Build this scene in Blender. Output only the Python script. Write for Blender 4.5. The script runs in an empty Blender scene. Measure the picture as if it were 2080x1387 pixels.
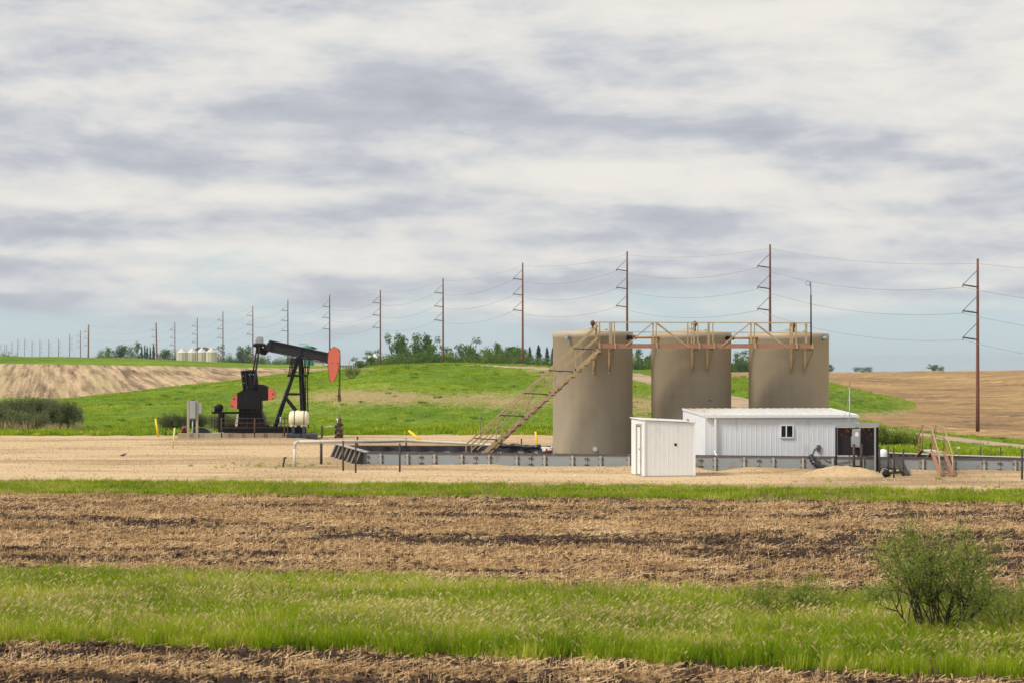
import bpy, math, random
import numpy as np
from mathutils import Vector, Matrix
R = math.radians
random.seed(7); rng = np.random.default_rng(7)
sc = bpy.context.scene
col = bpy.data.collections.new('place'); sc.collection.children.link(col)

# ------------------------------------------------------------------ camera
F, H, HY, CX = 4400.0, 4.2, 745.0, 1040.0     # focal length in photo pixels, eye height, horizon row, centre column
cam = bpy.data.cameras.new('camera'); cam_o = bpy.data.objects.new('camera', cam); sc.collection.objects.link(cam_o)
cam.sensor_width = 36; cam.lens = 36 * F / 2080
cam.shift_y = (HY - 693.5) / 2080
cam_o.location = (0, 0, H); cam_o.rotation_euler = (R(90), 0, 0)
cam.clip_start = .5; cam.clip_end = 60000
cam.dof.use_dof = True; cam.dof.focus_distance = 92; cam.dof.aperture_fstop = 4.0
sc.camera = cam_o

# ------------------------------------------------------------------ world
SUN_DIR = Vector((-0.62, -0.38, 0.78)).normalized()
sun_el = math.asin(SUN_DIR.z); sun_az = math.atan2(SUN_DIR.x, SUN_DIR.y)
world = bpy.data.worlds.new('World'); sc.world = world; world.use_nodes = True
nt = world.node_tree; nt.nodes.clear()
def N(nt, t, **k):
    n = nt.nodes.new(t)
    for a, b in k.items(): setattr(n, a, b)
    return n
def link(nt, a, b): nt.links.new(a, b)
def mth(nt, op, a, b=None, c=None, clamp=False):
    n = N(nt, 'ShaderNodeMath', operation=op); n.use_clamp = clamp
    for i, v in enumerate((a, b, c)):
        if v is None: continue
        if isinstance(v, (int, float)): n.inputs[i].default_value = v
        else: link(nt, v, n.inputs[i])
    return n.outputs[0]
def ramp(nt, fac, stops, interp='LINEAR'):
    n = N(nt, 'ShaderNodeValToRGB'); cr = n.color_ramp; cr.interpolation = interp
    while len(cr.elements) < len(stops): cr.elements.new(.5)
    for e, (p, c) in zip(cr.elements, stops):
        e.position = p; e.color = (*c, 1) if len(c) == 3 else c
    link(nt, fac, n.inputs[0]); return n.outputs[0]
def mixc(nt, fac, a, b, mode='MIX'):
    n = N(nt, 'ShaderNodeMix', data_type='RGBA', blend_type=mode)
    for i, v in ((0, fac), (6, a), (7, b)):
        if isinstance(v, (int, float)): n.inputs[i].default_value = v
        elif isinstance(v, (tuple, list)): n.inputs[i].default_value = (*v, 1)
        else: link(nt, v, n.inputs[i])
    return n.outputs[2]
def noise(nt, vec, scale, detail=5, rough=.55, dist=0, out=0, dims='3D'):
    n = N(nt, 'ShaderNodeTexNoise'); n.inputs['Scale'].default_value = scale
    n.inputs['Detail'].default_value = detail; n.inputs['Roughness'].default_value = rough
    n.inputs['Distortion'].default_value = dist
    if vec is not None: link(nt, vec, n.inputs['Vector'])
    return n.outputs[out]
def mapping(nt, vec, scale=(1, 1, 1), loc=(0, 0, 0), rot=(0, 0, 0)):
    n = N(nt, 'ShaderNodeMapping'); n.inputs['Scale'].default_value = scale
    n.inputs['Location'].default_value = loc; n.inputs['Rotation'].default_value = rot
    link(nt, vec, n.inputs['Vector']); return n.outputs[0]

SKY_STRENGTH = .10
sky = N(nt, 'ShaderNodeTexSky', sky_type='NISHITA'); sky.sun_disc = False
sky.sun_elevation = sun_el; sky.sun_rotation = sun_az; sky.air_density = 1.2; sky.dust_density = 1.0; sky.ozone_density = 2
tc = N(nt, 'ShaderNodeTexCoord')
sv = N(nt, 'ShaderNodeVectorMath', operation='MAXIMUM'); link(nt, tc.outputs['Generated'], sv.inputs[0]); sv.inputs[1].default_value = (-2, -2, .004); link(nt, sv.outputs[0], sky.inputs[0])
sep = N(nt, 'ShaderNodeSeparateXYZ'); link(nt, tc.outputs['Generated'], sep.inputs[0])
X, Y, Z = sep.outputs
zc = mth(nt, 'MAXIMUM', Z, 0.0)
den = mth(nt, 'ADD', zc, .10)
cu = mth(nt, 'DIVIDE', X, den); cv = mth(nt, 'DIVIDE', Y, den)
comb = N(nt, 'ShaderNodeCombineXYZ'); link(nt, cu, comb.inputs[0]); link(nt, cv, comb.inputs[1])
P = comb.outputs[0]
big = noise(nt, mapping(nt, P, (.7, 1.1, 1), (3.3, 1.4, 0)), 1.15, 2, .5, .2)
dirv = tc.outputs['Generated']
def puff(off):
    p_ = mapping(nt, dirv, (12, 12, 42), (3.1, 1.2, 5.3 + off))
    return noise(nt, p_, 1.0, 9, .60, .15)
mid = puff(0.); mid_up = puff(.20)
fine = noise(nt, mapping(nt, dirv, (26, 26, 70), (1.7, 9.2, 5)), 1.0, 6, .55, .3)
relief = mth(nt, 'SUBTRACT', mid_up, mid)
dens_ = mth(nt, 'ADD', mth(nt, 'ADD', mth(nt, 'MULTIPLY', big, .44), mth(nt, 'MULTIPLY', mid, .42)), mth(nt, 'ADD', mth(nt, 'MULTIPLY', fine, .14), mth(nt, 'MULTIPLY', relief, .50)))
# cloud underside: thick = blue grey, thin = luminous white
k = 1 / SKY_STRENGTH
ccol = ramp(nt, dens_, [(.39, (.76, .73, .675)), (.465, (.665, .65, .625)), (.512, (.57, .575, .59)), (.558, (.465, .48, .525)), (.65, (.36, .375, .43))], 'B_SPLINE')
ccolk = mixc(nt, 1.0, ccol, (k, k, k), 'MULTIPLY')
# clear pale air low over the horizon
low = N(nt, 'ShaderNodeMapRange'); low.interpolation_type = 'SMOOTHSTEP'
link(nt, mth(nt, 'ADD', Z, mth(nt, 'MULTIPLY', mth(nt, 'SUBTRACT', mid, .5), .10)), low.inputs[0])
low.inputs[1].default_value = .014; low.inputs[2].default_value = .044; low.inputs[3].default_value = 0; low.inputs[4].default_value = .97
nis = mixc(nt, .80, sky.outputs[0], (.47 * k, .59 * k, .64 * k))
hz = mth(nt, 'POWER', mth(nt, 'SUBTRACT', 1, mth(nt, 'MINIMUM', mth(nt, 'MULTIPLY', zc, 12), 1)), 2.0)
nis2 = mixc(nt, mth(nt, 'MULTIPLY', hz, .5), nis, (.56 * k, .655 * k, .68 * k))
skyc = mixc(nt, low.outputs[0], nis2, ccolk)
bg = N(nt, 'ShaderNodeBackground'); link(nt, skyc, bg.inputs[0]); bg.inputs[1].default_value = SKY_STRENGTH
wo = N(nt, 'ShaderNodeOutputWorld'); link(nt, bg.outputs[0], wo.inputs[0])

sun = bpy.data.lights.new('sun', 'SUN'); sun.energy = 3.0; sun.angle = R(14); sun.color = (1, .94, .83)
sun_o = bpy.data.objects.new('sun', sun); sc.collection.objects.link(sun_o)
sun_o.rotation_euler = SUN_DIR.to_track_quat('Z', 'Y').to_euler()
sc.view_settings.view_transform = 'Standard'; sc.view_settings.look = 'None'
sc.view_settings.exposure = 0.22; sc.view_settings.gamma = 1; sc.view_settings.use_curve_mapping = False
sc.cycles.max_bounces = 6; sc.cycles.diffuse_bounces = 3; sc.cycles.glossy_bounces = 2; sc.cycles.transparent_max_bounces = 4
sc.cycles.volume_bounces = 0
sc.cycles.use_denoising = True

# ------------------------------------------------------------------ helpers
def tag(o, label=None, cat=None, group=None, kind=None):
    if label: o['label'] = label
    if cat: o['category'] = cat
    if group: o['group'] = group
    if kind: o['kind'] = kind
    return o
def W(px, py, D): return Vector(((px - CX) / F * D, D, H + (HY - py) / F * D))
ORIG = {}
def origin(o): return ORIG.get(o.name, Vector((0, 0, 0))) if o else Vector((0, 0, 0))
def empty(name, loc, label=None, cat=None, group=None):
    o = bpy.data.objects.new(name, None); col.objects.link(o); o.location = loc; o.empty_display_size = .2
    ORIG[o.name] = Vector(loc); return tag(o, label, cat, group)
def link_mesh(name, me, mat, parent=None, loc=None):
    o = bpy.data.objects.new(name, me); col.objects.link(o)
    if mat is not None:
        for m in (mat if isinstance(mat, (list, tuple)) else [mat]): me.materials.append(m)
    if parent: o.parent = parent; ORIG[o.name] = origin(parent)
    elif loc is not None: o.location = loc; ORIG[o.name] = Vector(loc)
    return o
class MB:
    def __init__(s): s.v = []; s.f = []; s.sm = []; s.mi = []; s.cur = 0
    def add(s, vs, fs, smooth=False):
        n = len(s.v); s.v += [tuple(v) for v in vs]
        for f in fs: s.f.append(tuple(i + n for i in f)); s.sm.append(smooth); s.mi.append(s.cur)
        return s
    def box(s, a, b):
        x0, y0, z0 = a; x1, y1, z1 = b
        vs = [(x0,y0,z0),(x1,y0,z0),(x1,y1,z0),(x0,y1,z0),(x0,y0,z1),(x1,y0,z1),(x1,y1,z1),(x0,y1,z1)]
        return s.add(vs, [(0,3,2,1),(4,5,6,7),(0,1,5,4),(1,2,6,5),(2,3,7,6),(3,0,4,7)])
    def beam(s, p, q, w, h, up=(0, 0, 1)):
        p = Vector(p); q = Vector(q); d = (q - p).normalized(); up = Vector(up)
        if abs(d.dot(up)) > .98: up = Vector((0, 1, 0))
        a = d.cross(up).normalized(); b = a.cross(d).normalized()
        vs = [c + a * sx * w / 2 + b * sz * h / 2 for c in (p, q) for sx, sz in ((-1,-1),(1,-1),(1,1),(-1,1))]
        return s.add(vs, [(0,1,2,3),(7,6,5,4),(0,4,5,1),(1,5,6,2),(2,6,7,3),(3,7,4,0)])
    def tube(s, p, q, r0, r1=None, n=8, caps=True):
        r1 = r0 if r1 is None else r1
        return s.sweep([p, q], [r0, r1], n, caps)
    def sweep(s, pts, rs, n=8, caps=True):
        pts = [Vector(p) for p in pts]
        if isinstance(rs, (int, float)): rs = [rs] * len(pts)
        vs = []; a = None
        for i, p in enumerate(pts):
            d = (pts[min(i + 1, len(pts) - 1)] - pts[max(i - 1, 0)]).normalized()
            if a is None:
                up = Vector((0, 0, 1)) if abs(d.z) < .9 else Vector((1, 0, 0))
                a = d.cross(up).normalized()
            else: a = (a - d * a.dot(d)).normalized()
            b = d.cross(a)
            for k in range(n):
                t = 2 * math.pi * k / n; vs.append(p + (a * math.cos(t) + b * math.sin(t)) * rs[i])
        fs = [(i*n + k, i*n + (k+1) % n, (i+1)*n + (k+1) % n, (i+1)*n + k) for i in range(len(pts) - 1) for k in range(n)]
        m = len(s.v); s.add(vs, fs, True)
        if caps:
            s.f.append(tuple(m + k for k in range(n))[::-1]); s.sm.append(False); s.mi.append(s.cur)
            s.f.append(tuple(m + (len(pts)-1)*n + k for k in range(n))); s.sm.append(False); s.mi.append(s.cur)
        return s
    def lathe(s, c, prof, n=24, axis='z', smooth=True):
        c = Vector(c); vs = []
        for r, h in prof:
            for k in range(n):
                t = 2 * math.pi * k / n; a, b = r * math.cos(t), r * math.sin(t)
                vs.append(c + (Vector((a, b, h)) if axis == 'z' else Vector((a, h, b)) if axis == 'y' else Vector((h, a, b))))
        fs = [(i*n+k, i*n+(k+1)%n, (i+1)*n+(k+1)%n, (i+1)*n+k) for i in range(len(prof)-1) for k in range(n)]
        return s.add(vs, fs, smooth)
    def prism(s, poly, off):      # poly: list of Vectors (planar), extruded by vector off
        poly = [Vector(p) for p in poly]; off = Vector(off); n = len(poly)
        vs = poly + [p + off for p in poly]
        return s.add(vs, [tuple(range(n))[::-1], tuple(range(n, 2*n))] + [(i, (i+1) % n, n + (i+1) % n, n + i) for i in range(n)])
    def ball(s, c, r, n=10, sq=(1, 1, 1)):
        m = n // 2 + 1; c = Vector(c); vs = []
        for i in range(m):
            th = math.pi * i / (m - 1)
            for k in range(n):
                t = 2*math.pi*k/n
                vs.append(c + Vector((r*sq[0]*math.sin(th)*math.cos(t), r*sq[1]*math.sin(th)*math.sin(t), r*sq[2]*math.cos(th))))
        return s.add(vs, [(i*n+k, (i+1)*n+k, (i+1)*n+(k+1)%n, i*n+(k+1)%n) for i in range(m-1) for k in range(n)], True)
    def build(s, name, mat, parent=None, loc=None, bevel=0):
        o0 = origin(parent) if parent else Vector(loc or (0, 0, 0))
        me = bpy.data.meshes.new(name)
        me.from_pydata([(v[0]-o0.x, v[1]-o0.y, v[2]-o0.z) for v in s.v], [], s.f)
        me.polygons.foreach_set('use_smooth', s.sm); me.polygons.foreach_set('material_index', s.mi); me.update()
        o = link_mesh(name, me, mat, parent, loc if not parent else None)
        if bevel:
            m = o.modifiers.new('bevel', 'BEVEL'); m.width = bevel; m.segments = 2; m.limit_method = 'ANGLE'
        return o
def copy_thing(root, loc, label=None, rotz=None, scale=None):
    def rec(o, par):
        c = o.copy(); col.objects.link(c)
        if par: c.parent = par
        for ch in o.children: rec(ch, c)
        return c
    r = rec(root, None); r.location = loc
    if rotz is not None: r.rotation_euler.z = rotz
    if scale is not None: r.scale = scale
    if label: r['label'] = label
    return r
def np_mesh(name, V, Fc, smooth=False):
    me = bpy.data.meshes.new(name); k = Fc.shape[1]
    me.vertices.add(len(V)); me.vertices.foreach_set('co', V.astype(np.float32).ravel())
    me.loops.add(Fc.size); me.loops.foreach_set('vertex_index', Fc.astype(np.int32).ravel())
    me.polygons.add(len(Fc)); me.polygons.foreach_set('loop_start', np.arange(0, Fc.size, k, dtype=np.int32))
    me.polygons.foreach_set('loop_total', np.full(len(Fc), k, dtype=np.int32))
    me.polygons.foreach_set('use_smooth', np.full(len(Fc), smooth)); me.update(calc_edges=True); return me
def fattr(me, name, a):
    at = me.attributes.new(name, 'FLOAT', 'POINT'); at.data.foreach_set('value', np.asarray(a, dtype=np.float32).ravel())

# numpy value noise
_perm = np.random.default_rng(3).permutation(1024)
_val = np.random.default_rng(4).random(1024)
def vnoise(x, y, seed=0):
    xi = np.floor(x).astype(int); yi = np.floor(y).astype(int); xf = x - xi; yf = y - yi
    u = xf*xf*(3-2*xf); v = yf*yf*(3-2*yf)
    h = lambda a, b: _val[_perm[(_perm[(a + seed*57) & 1023] + b) & 1023]]
    return (h(xi,yi)*(1-u)+h(xi+1,yi)*u)*(1-v) + (h(xi,yi+1)*(1-u)+h(xi+1,yi+1)*u)*v
def fbm(x, y, seed=0, oct=4, rough=.5):
    x = np.asarray(x, float); y = np.asarray(y, float)
    s = 0; a = 1; t = 0
    for i in range(oct):
        s = s + a*vnoise(x, y, seed+i*13); t += a; a *= rough; x = x*2.03+11.3; y = y*2.03+5.7
    return s/t
def sstep(a, b, x): t = np.clip((x-a)/(b-a), 0, 1); return t*t*(3-2*t)

# ------------------------------------------------------------------ materials
def new_mat(name):
    m = bpy.data.materials.new(name); m.use_nodes = True; nt = m.node_tree
    return m, nt, nt.nodes['Principled BSDF']
def mat(name, c, rough=.6, metal=0, var=.25, scale=4.0, c2=None, amt=.45, s2=2.0, bump=0, bscale=60, vec=None, spec=.5, stretch=(1, 1, 1)):
    """paint-like surface: base colour, tonal variation and patches of a second colour (rust, dirt)"""
    m, nt, b = new_mat(name)
    tcn = N(nt, 'ShaderNodeTexCoord'); p = mapping(nt, tcn.outputs['Object'], stretch)
    n1 = noise(nt, p, scale, 6, .6)
    f = mth(nt, 'MULTIPLY_ADD', n1, 2*var, 1-var)
    cc = N(nt, 'ShaderNodeCombineXYZ')
    for i in range(3): link(nt, f, cc.inputs[i])
    base = mixc(nt, 1, (c[0], c[1], c[2]), cc.outputs[0], 'MULTIPLY')
    if c2 is not None:
        n2 = noise(nt, mapping(nt, p, (1, 1, .55), (4, 7, 2)), s2, 8, .68)
        mk = N(nt, 'ShaderNodeMapRange'); link(nt, n2, mk.inputs[0]); mk.inputs[1].default_value = 1-amt-.07; mk.inputs[2].default_value = 1-amt+.05
        base = mixc(nt, mk.outputs[0], base, c2)
    link(nt, base, b.inputs['Base Color']); b.inputs['Roughness'].default_value = rough; b.inputs['Metallic'].default_value = metal
    b.inputs['Specular IOR Level'].default_value = spec
    if bump:
        bn = N(nt, 'ShaderNodeBump'); bn.inputs['Strength'].default_value = bump; bn.inputs['Distance'].default_value = .02
        link(nt, noise(nt, p, bscale, 4), bn.inputs['Height']); link(nt, bn.outputs[0], b.inputs['Normal'])
    return m
M = {}
M['black'] = mat('black_paint', (.004, .004, .006), .6, var=.4, c2=(.022, .018, .016), amt=.33, bump=.2, spec=.25)
M['beam'] = mat('faded_black_paint', (.010, .009, .014), .6, var=.35, c2=(.05, .042, .045), amt=.3)
M['orange'] = mat('orange_paint', (.60, .135, .085), .6, var=.16, c2=(.40, .10, .06), amt=.30, s2=5)
M['steel'] = mat('galvanized_steel', (.32, .345, .37), .45, .25, var=.15, c2=(.24, .22, .2), amt=.35)
M['wallsteel'] = mat('grey_wall_steel', (.27, .30, .32), .5, .15, var=.14, scale=2, c2=(.22, .16, .11), amt=.36, s2=1.6)
M['rib'] = mat('rib_steel', (.38, .37, .34), .6, 0, var=.2, c2=(.17, .10, .065), amt=.38, s2=6)
M['rustrail'] = mat('rusty_rim', (.10, .06, .055), .8, 0, var=.3, c2=(.20, .17, .16), amt=.38, s2=3)
M['rust'] = mat('rust', (.12, .055, .035), .85, 0, var=.35, c2=(.05, .03, .025), amt=.4, s2=8)
M['darkpost'] = mat('dark_brown_steel', (.045, .032, .030), .75, 0, var=.3, c2=(.10, .05, .035), amt=.33, s2=6)
M['tan'] = mat('tan_steel_paint', (.42, .31, .165), .6, 0, var=.15, c2=(.23, .12, .06), amt=.37, s2=5)
M['deck'] = mat('rusty_deck', (.33, .165, .10), .75, 0, var=.2, c2=(.16, .08, .05), amt=.36, s2=4)
M['treadrust'] = mat('tread_rust', (.20, .10, .06), .8, 0, var=.3)
M['white'] = mat('white_metal', (.77, .79, .82), .5, 0, var=.05, c2=(.66, .64, .60), amt=.36, s2=2.2, stretch=(1, 1, .5))
M['trim'] = mat('white_trim', (.80, .81, .82), .4, 0, var=.03)
M['pipe'] = mat('weathered_white_pipe', (.62, .58, .52), .5, 0, var=.10, c2=(.40, .35, .30), amt=.36, s2=7)
M['concrete'] = mat('concrete', (.36, .28, .20), .9, 0, var=.18, scale=3, c2=(.22, .14, .08), amt=.36, s2=3, bump=.4)
M['liner'] = mat('black_liner', (.012, .012, .016), .35, 0, var=.4)
M['poly'] = mat('cream_plastic', (.74, .70, .50), .4, 0, var=.05)
M['traycol'] = mat('dark_blue_plastic', (.035, .043, .055), .5, 0, var=.2)
M['wood'] = mat('weathered_timber', (.36, .33, .24), .85, 0, var=.2, stretch=(6, 6, 1))
M['polewood'] = mat('pole_wood', (.17, .065, .04), .85, 0, var=.35, scale=2, c2=(.05, .028, .022), amt=.40, s2=1.2, stretch=(3, 3, .3))
M['polewood2'] = mat('pale_pole_wood', (.22, .10, .055), .85, 0, var=.25, scale=2, stretch=(3, 3, .3))
M['hardware'] = mat('line_hardware', (.09, .095, .10), .5, .3, var=.1)
M['wire'] = mat('aluminium_cable', (.26, .26, .26), .6, 0, var=.05)
M['yellow'] = mat('yellow_paint', (.80, .55, .02), .5, 0, var=.1, c2=(.5, .4, .1), amt=.3)
M['paleyellow'] = mat('faded_yellow_paint', (.68, .60, .27), .6, 0, var=.1)
M['red'] = mat('red_paint', (.16, .03, .025), .5, 0, var=.2)
M['ochre'] = mat('ochre_pipe', (.40, .20, .05), .6, 0, var=.2)
M['glass'] = mat('dark_window_glass', (.012, .014, .018), .08, 0, var=.1)
M['cabinet'] = mat('cabinet_grey', (.33, .36, .385), .5, .1, var=.08)
M['binwhite'] = mat('grain_bin_white', (.58, .53, .42), .5, 0, var=.06)
M['darkroof'] = mat('dark_slate_roof', (.05, .06, .085), .7, 0, var=.15)
M['greentank'] = mat('green_tank_paint', (.03, .20, .12), .6, 0, var=.12)
M['bale'] = mat('straw_bale', (.20, .12, .07), .95, 0, var=.35, scale=12, bump=.5)
M['stone'] = mat('field_stone', (.42, .30, .24), .9, 0, var=.25, bump=.5, bscale=20)
M['bark'] = mat('bark', (.075, .05, .038), .9, 0, var=.3)
M['twig'] = mat('grey_twig', (.13, .105, .085), .9, 0, var=.3)
M['feather'] = mat('grey_feather', (.11, .11, .13), .7, 0, var=.3)
M['sticker'] = mat('white_sticker', (.8, .8, .8), .5, 0, var=.02)
M['hole'] = mat('dark_opening', (.006, .006, .006), .9, 0, var=.1)

def tank_mat():
    m, nt, b = new_mat('tan_fibreglass')
    tcn = N(nt, 'ShaderNodeTexCoord'); p = tcn.outputs['Object']
    s = N(nt, 'ShaderNodeSeparateXYZ'); link(nt, p, s.inputs[0])
    n1 = noise(nt, mapping(nt, p, (1.5, 1.5, .25)), 2.0, 6, .6)          # vertical weather streaks
    n2 = noise(nt, mapping(nt, p, (.15, .15, 9)), 1.6, 3, .6)            # hoop winding bands
    n3 = noise(nt, p, 1.1, 5, .6)
    f = mth(nt, 'ADD', mth(nt, 'ADD', mth(nt, 'MULTIPLY', n1, .30), mth(nt, 'MULTIPLY', n2, .16)), mth(nt, 'MULTIPLY', n3, .25))
    c = ramp(nt, f, [(.16, (.37, .30, .205)), (.36, (.435, .36, .255)), (.56, (.48, .405, .295))])
    link(nt, c, b.inputs['Base Color']); b.inputs['Roughness'].default_value = .55
    w = mth(nt, 'SINE', mth(nt, 'MULTIPLY', s.outputs[2], 42)); w2 = mth(nt, 'ADD', mth(nt, 'MULTIPLY', w, .5), mth(nt, 'MULTIPLY', n2, 1.5))
    bn = N(nt, 'ShaderNodeBump'); bn.inputs['Strength'].default_value = .12; bn.inputs['Distance'].default_value = .006
    link(nt, w2, bn.inputs['Height']); link(nt, bn.outputs[0], b.inputs['Normal'])
    return m
M['tank'] = tank_mat()
def rusty_black():
    m, nt, b = new_mat('rusted_black_sheet')
    tcn = N(nt, 'ShaderNodeTexCoord'); p = tcn.outputs['Object']
    n1 = noise(nt, mapping(nt, p, (1, 1, .8)), 9, 9, .72)
    s = N(nt, 'ShaderNodeSeparateXYZ'); link(nt, p, s.inputs[0])
    g = mth(nt, 'MULTIPLY', mth(nt, 'SUBTRACT', s.outputs[2], 1.5), .28)
    c = ramp(nt, mth(nt, 'ADD', n1, g), [(.45, (.010, .009, .012)), (.56, (.02, .012, .012)), (.59, (.26, .085, .02)), (.72, (.38, .15, .05))])
    link(nt, c, b.inputs['Base Color']); b.inputs['Roughness'].default_value = .7; return m
M['rustblack'] = rusty_black()
def roof_mat():
    m, nt, b = new_mat('weathered_white_roof')
    tcn = N(nt, 'ShaderNodeTexCoord'); p = tcn.outputs['Object']
    s = N(nt, 'ShaderNodeSeparateXYZ'); link(nt, p, s.inputs[0])
    n1 = noise(nt, p, 3.0, 8, .7)
    gx = mth(nt, 'MULTIPLY', mth(nt, 'SUBTRACT', 1.0, s.outputs[0]), .10)
    gy = mth(nt, 'MULTIPLY', s.outputs[1], .035)
    v = mth(nt, 'ADD', mth(nt, 'ADD', n1, mth(nt, 'MAXIMUM', gx, 0)), gy)
    c = ramp(nt, v, [(.50, (.68, .69, .70)), (.66, (.60, .57, .52)), (.80, (.52, .34, .20))])
    link(nt, c, b.inputs['Base Color']); b.inputs['Roughness'].default_value = .5; return m
M['roof'] = roof_mat()

def pos(nt): return N(nt, 'ShaderNodeNewGeometry').outputs['Position']
def attr(nt, name): 
    n = N(nt, 'ShaderNodeAttribute', attribute_name=name); return n.outputs['Fac']
def ground_bump(nt, b, h, strength, dist):
    bn = N(nt, 'ShaderNodeBump'); bn.inputs['Strength'].default_value = strength; bn.inputs['Distance'].default_value = dist
    link(nt, h, bn.inputs['Height']); link(nt, bn.outputs[0], b.inputs['Normal']); b.inputs['Roughness'].default_value = .95
    b.inputs['Specular IOR Level'].default_value = .15
def soil_mat():
    m, nt, b = new_mat('tilled_soil'); p = pos(nt)
    n1 = noise(nt, p, 9, 8, .65); n2 = noise(nt, mapping(nt, p, (.35, 1.6, 1)), 1.2, 5, .6); n3 = noise(nt, mapping(nt, p, (14, 30, 14)), 1.6, 4, .7)
    chaff = mth(nt, 'ADD', mth(nt, 'MULTIPLY', attr(nt, 'dens'), .42), mth(nt, 'ADD', mth(nt, 'MULTIPLY', n3, .62), mth(nt, 'MULTIPLY', n2, .2)))
    c = ramp(nt, chaff, [(.42, (.045, .027, .018)), (.62, (.105, .064, .038)), (.80, (.24, .14, .065)), (.95, (.42, .27, .12))])
    link(nt, c, b.inputs['Base Color']); ground_bump(nt, b, mth(nt, 'ADD', n1, n3), .7, .06); return m
def gravel_mat():
    m, nt, b = new_mat('pale_gravel'); p = pos(nt)
    n1 = noise(nt, mapping(nt, p, (.10, .55, 1)), 1.0, 6, .62); n2 = noise(nt, p, 7, 6, .75); n4 = noise(nt, mapping(nt, p, (1.6, 3.2, 1)), 1.5, 5, .7)
    wet = attr(nt, 'wear')
    v = mth(nt, 'ADD', mth(nt, 'ADD', mth(nt, 'MULTIPLY', n1, .38), mth(nt, 'MULTIPLY', n2, .34)), mth(nt, 'MULTIPLY', n4, .28))
    v = mth(nt, 'SUBTRACT', v, mth(nt, 'MULTIPLY', wet, .22))
    c = ramp(nt, v, [(.22, (.15, .10, .055)), (.35, (.35, .24, .13)), (.46, (.53, .38, .215)), (.62, (.68, .51, .31))])
    link(nt, c, b.inputs['Base Color']); ground_bump(nt, b, mth(nt, 'ADD', n2, n4), .5, .05); return m
def hill_mat():
    m, nt, b = new_mat('hill_grass'); p = pos(nt)
    n1 = noise(nt, mapping(nt, p, (.05, .035, .1)), 1.0, 5, .6); n2 = noise(nt, mapping(nt, p, (.9, .35, 1)), .9, 7, .7); n3 = noise(nt, mapping(nt, p, (5, 1.6, 3)), 1.0, 5, .75)
    dry = mth(nt, 'ADD', attr(nt, 'dry'), mth(nt, 'ADD', mth(nt, 'MULTIPLY', mth(nt, 'SUBTRACT', n2, .5), 1.9), mth(nt, 'MULTIPLY', mth(nt, 'SUBTRACT', n3, .5), 1.5)))
    g = ramp(nt, mth(nt, 'ADD', mth(nt, 'MULTIPLY', n1, .38), mth(nt, 'ADD', mth(nt, 'MULTIPLY', n2, .30), mth(nt, 'MULTIPLY', n3, .34))),
             [(.37, (.05, .10, .007)), (.45, (.095, .18, .007)), (.53, (.16, .25, .009)), (.64, (.29, .33, .035))])
    d = ramp(nt, n3, [(.3, (.20, .16, .06)), (.5, (.37, .28, .12)), (.7, (.55, .41, .21))])
    mk = N(nt, 'ShaderNodeMapRange'); link(nt, dry, mk.inputs[0]); mk.inputs[1].default_value = .36; mk.inputs[2].default_value = 1.0
    link(nt, mixc(nt, mk.outputs[0], g, d), b.inputs['Base Color']); ground_bump(nt, b, mth(nt, 'ADD', n2, n3), .7, .25); return m
def field_mat(name, rot, stops, green=.0, row=1.1):
    m, nt, b = new_mat(name); p = pos(nt)
    pr = mapping(nt, p, (1, 1, 1), (0, 0, 0), (0, 0, rot))
    rows = noise(nt, mapping(nt, pr, (row, .018, .02)), 1.0, 4, .65)
    rows2 = noise(nt, mapping(nt, pr, (row * .22, .012, .02)), 1.0, 3, .6)
    n1 = noise(nt, mapping(nt, p, (.03, .03, .03)), 1, 4, .6); n3 = noise(nt, mapping(nt, p, (3.2, .7, 2)), 1.0, 6, .75)
    v = mth(nt, 'ADD', mth(nt, 'ADD', mth(nt, 'MULTIPLY', rows, .50), mth(nt, 'MULTIPLY', rows2, .22)), mth(nt, 'ADD', mth(nt, 'MULTIPLY', n1, .10), mth(nt, 'MULTIPLY', n3, .18)))
    c = ramp(nt, v, stops)
    if green:
        gm = N(nt, 'ShaderNodeMapRange'); link(nt, mth(nt, 'ADD', rows2, mth(nt, 'MULTIPLY', n3, .3)), gm.inputs[0]); gm.inputs[1].default_value = .62; gm.inputs[2].default_value = .80; gm.inputs[4].default_value = green
        c = mixc(nt, gm.outputs[0], c, (.16, .19, .05))
    link(nt, c, b.inputs['Base Color']); ground_bump(nt, b, mth(nt, 'ADD', rows, n3), .6, .2); return m
M['soil'] = soil_mat(); M['gravel'] = gravel_mat(); M['hill'] = hill_mat()
M['fieldL'] = field_mat('left_stubble', R(-12), [(.38, (.09, .065, .040)), (.45, (.25, .17, .10)), (.52, (.48, .34, .20)), (.60, (.66, .49, .30))], .3, 1.1)
M['fieldR'] = field_mat('right_stubble', R(28), [(.37, (.14, .085, .05)), (.45, (.27, .17, .085)), (.52, (.38, .24, .105)), (.62, (.55, .37, .16))], .0, .8)
M['road'] = mat('dirt_road', (.44, .31, .20), .95, 0, var=.2, scale=.8, c2=(.30, .23, .13), amt=.45, s2=.25, stretch=(1, .4, 1))

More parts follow.
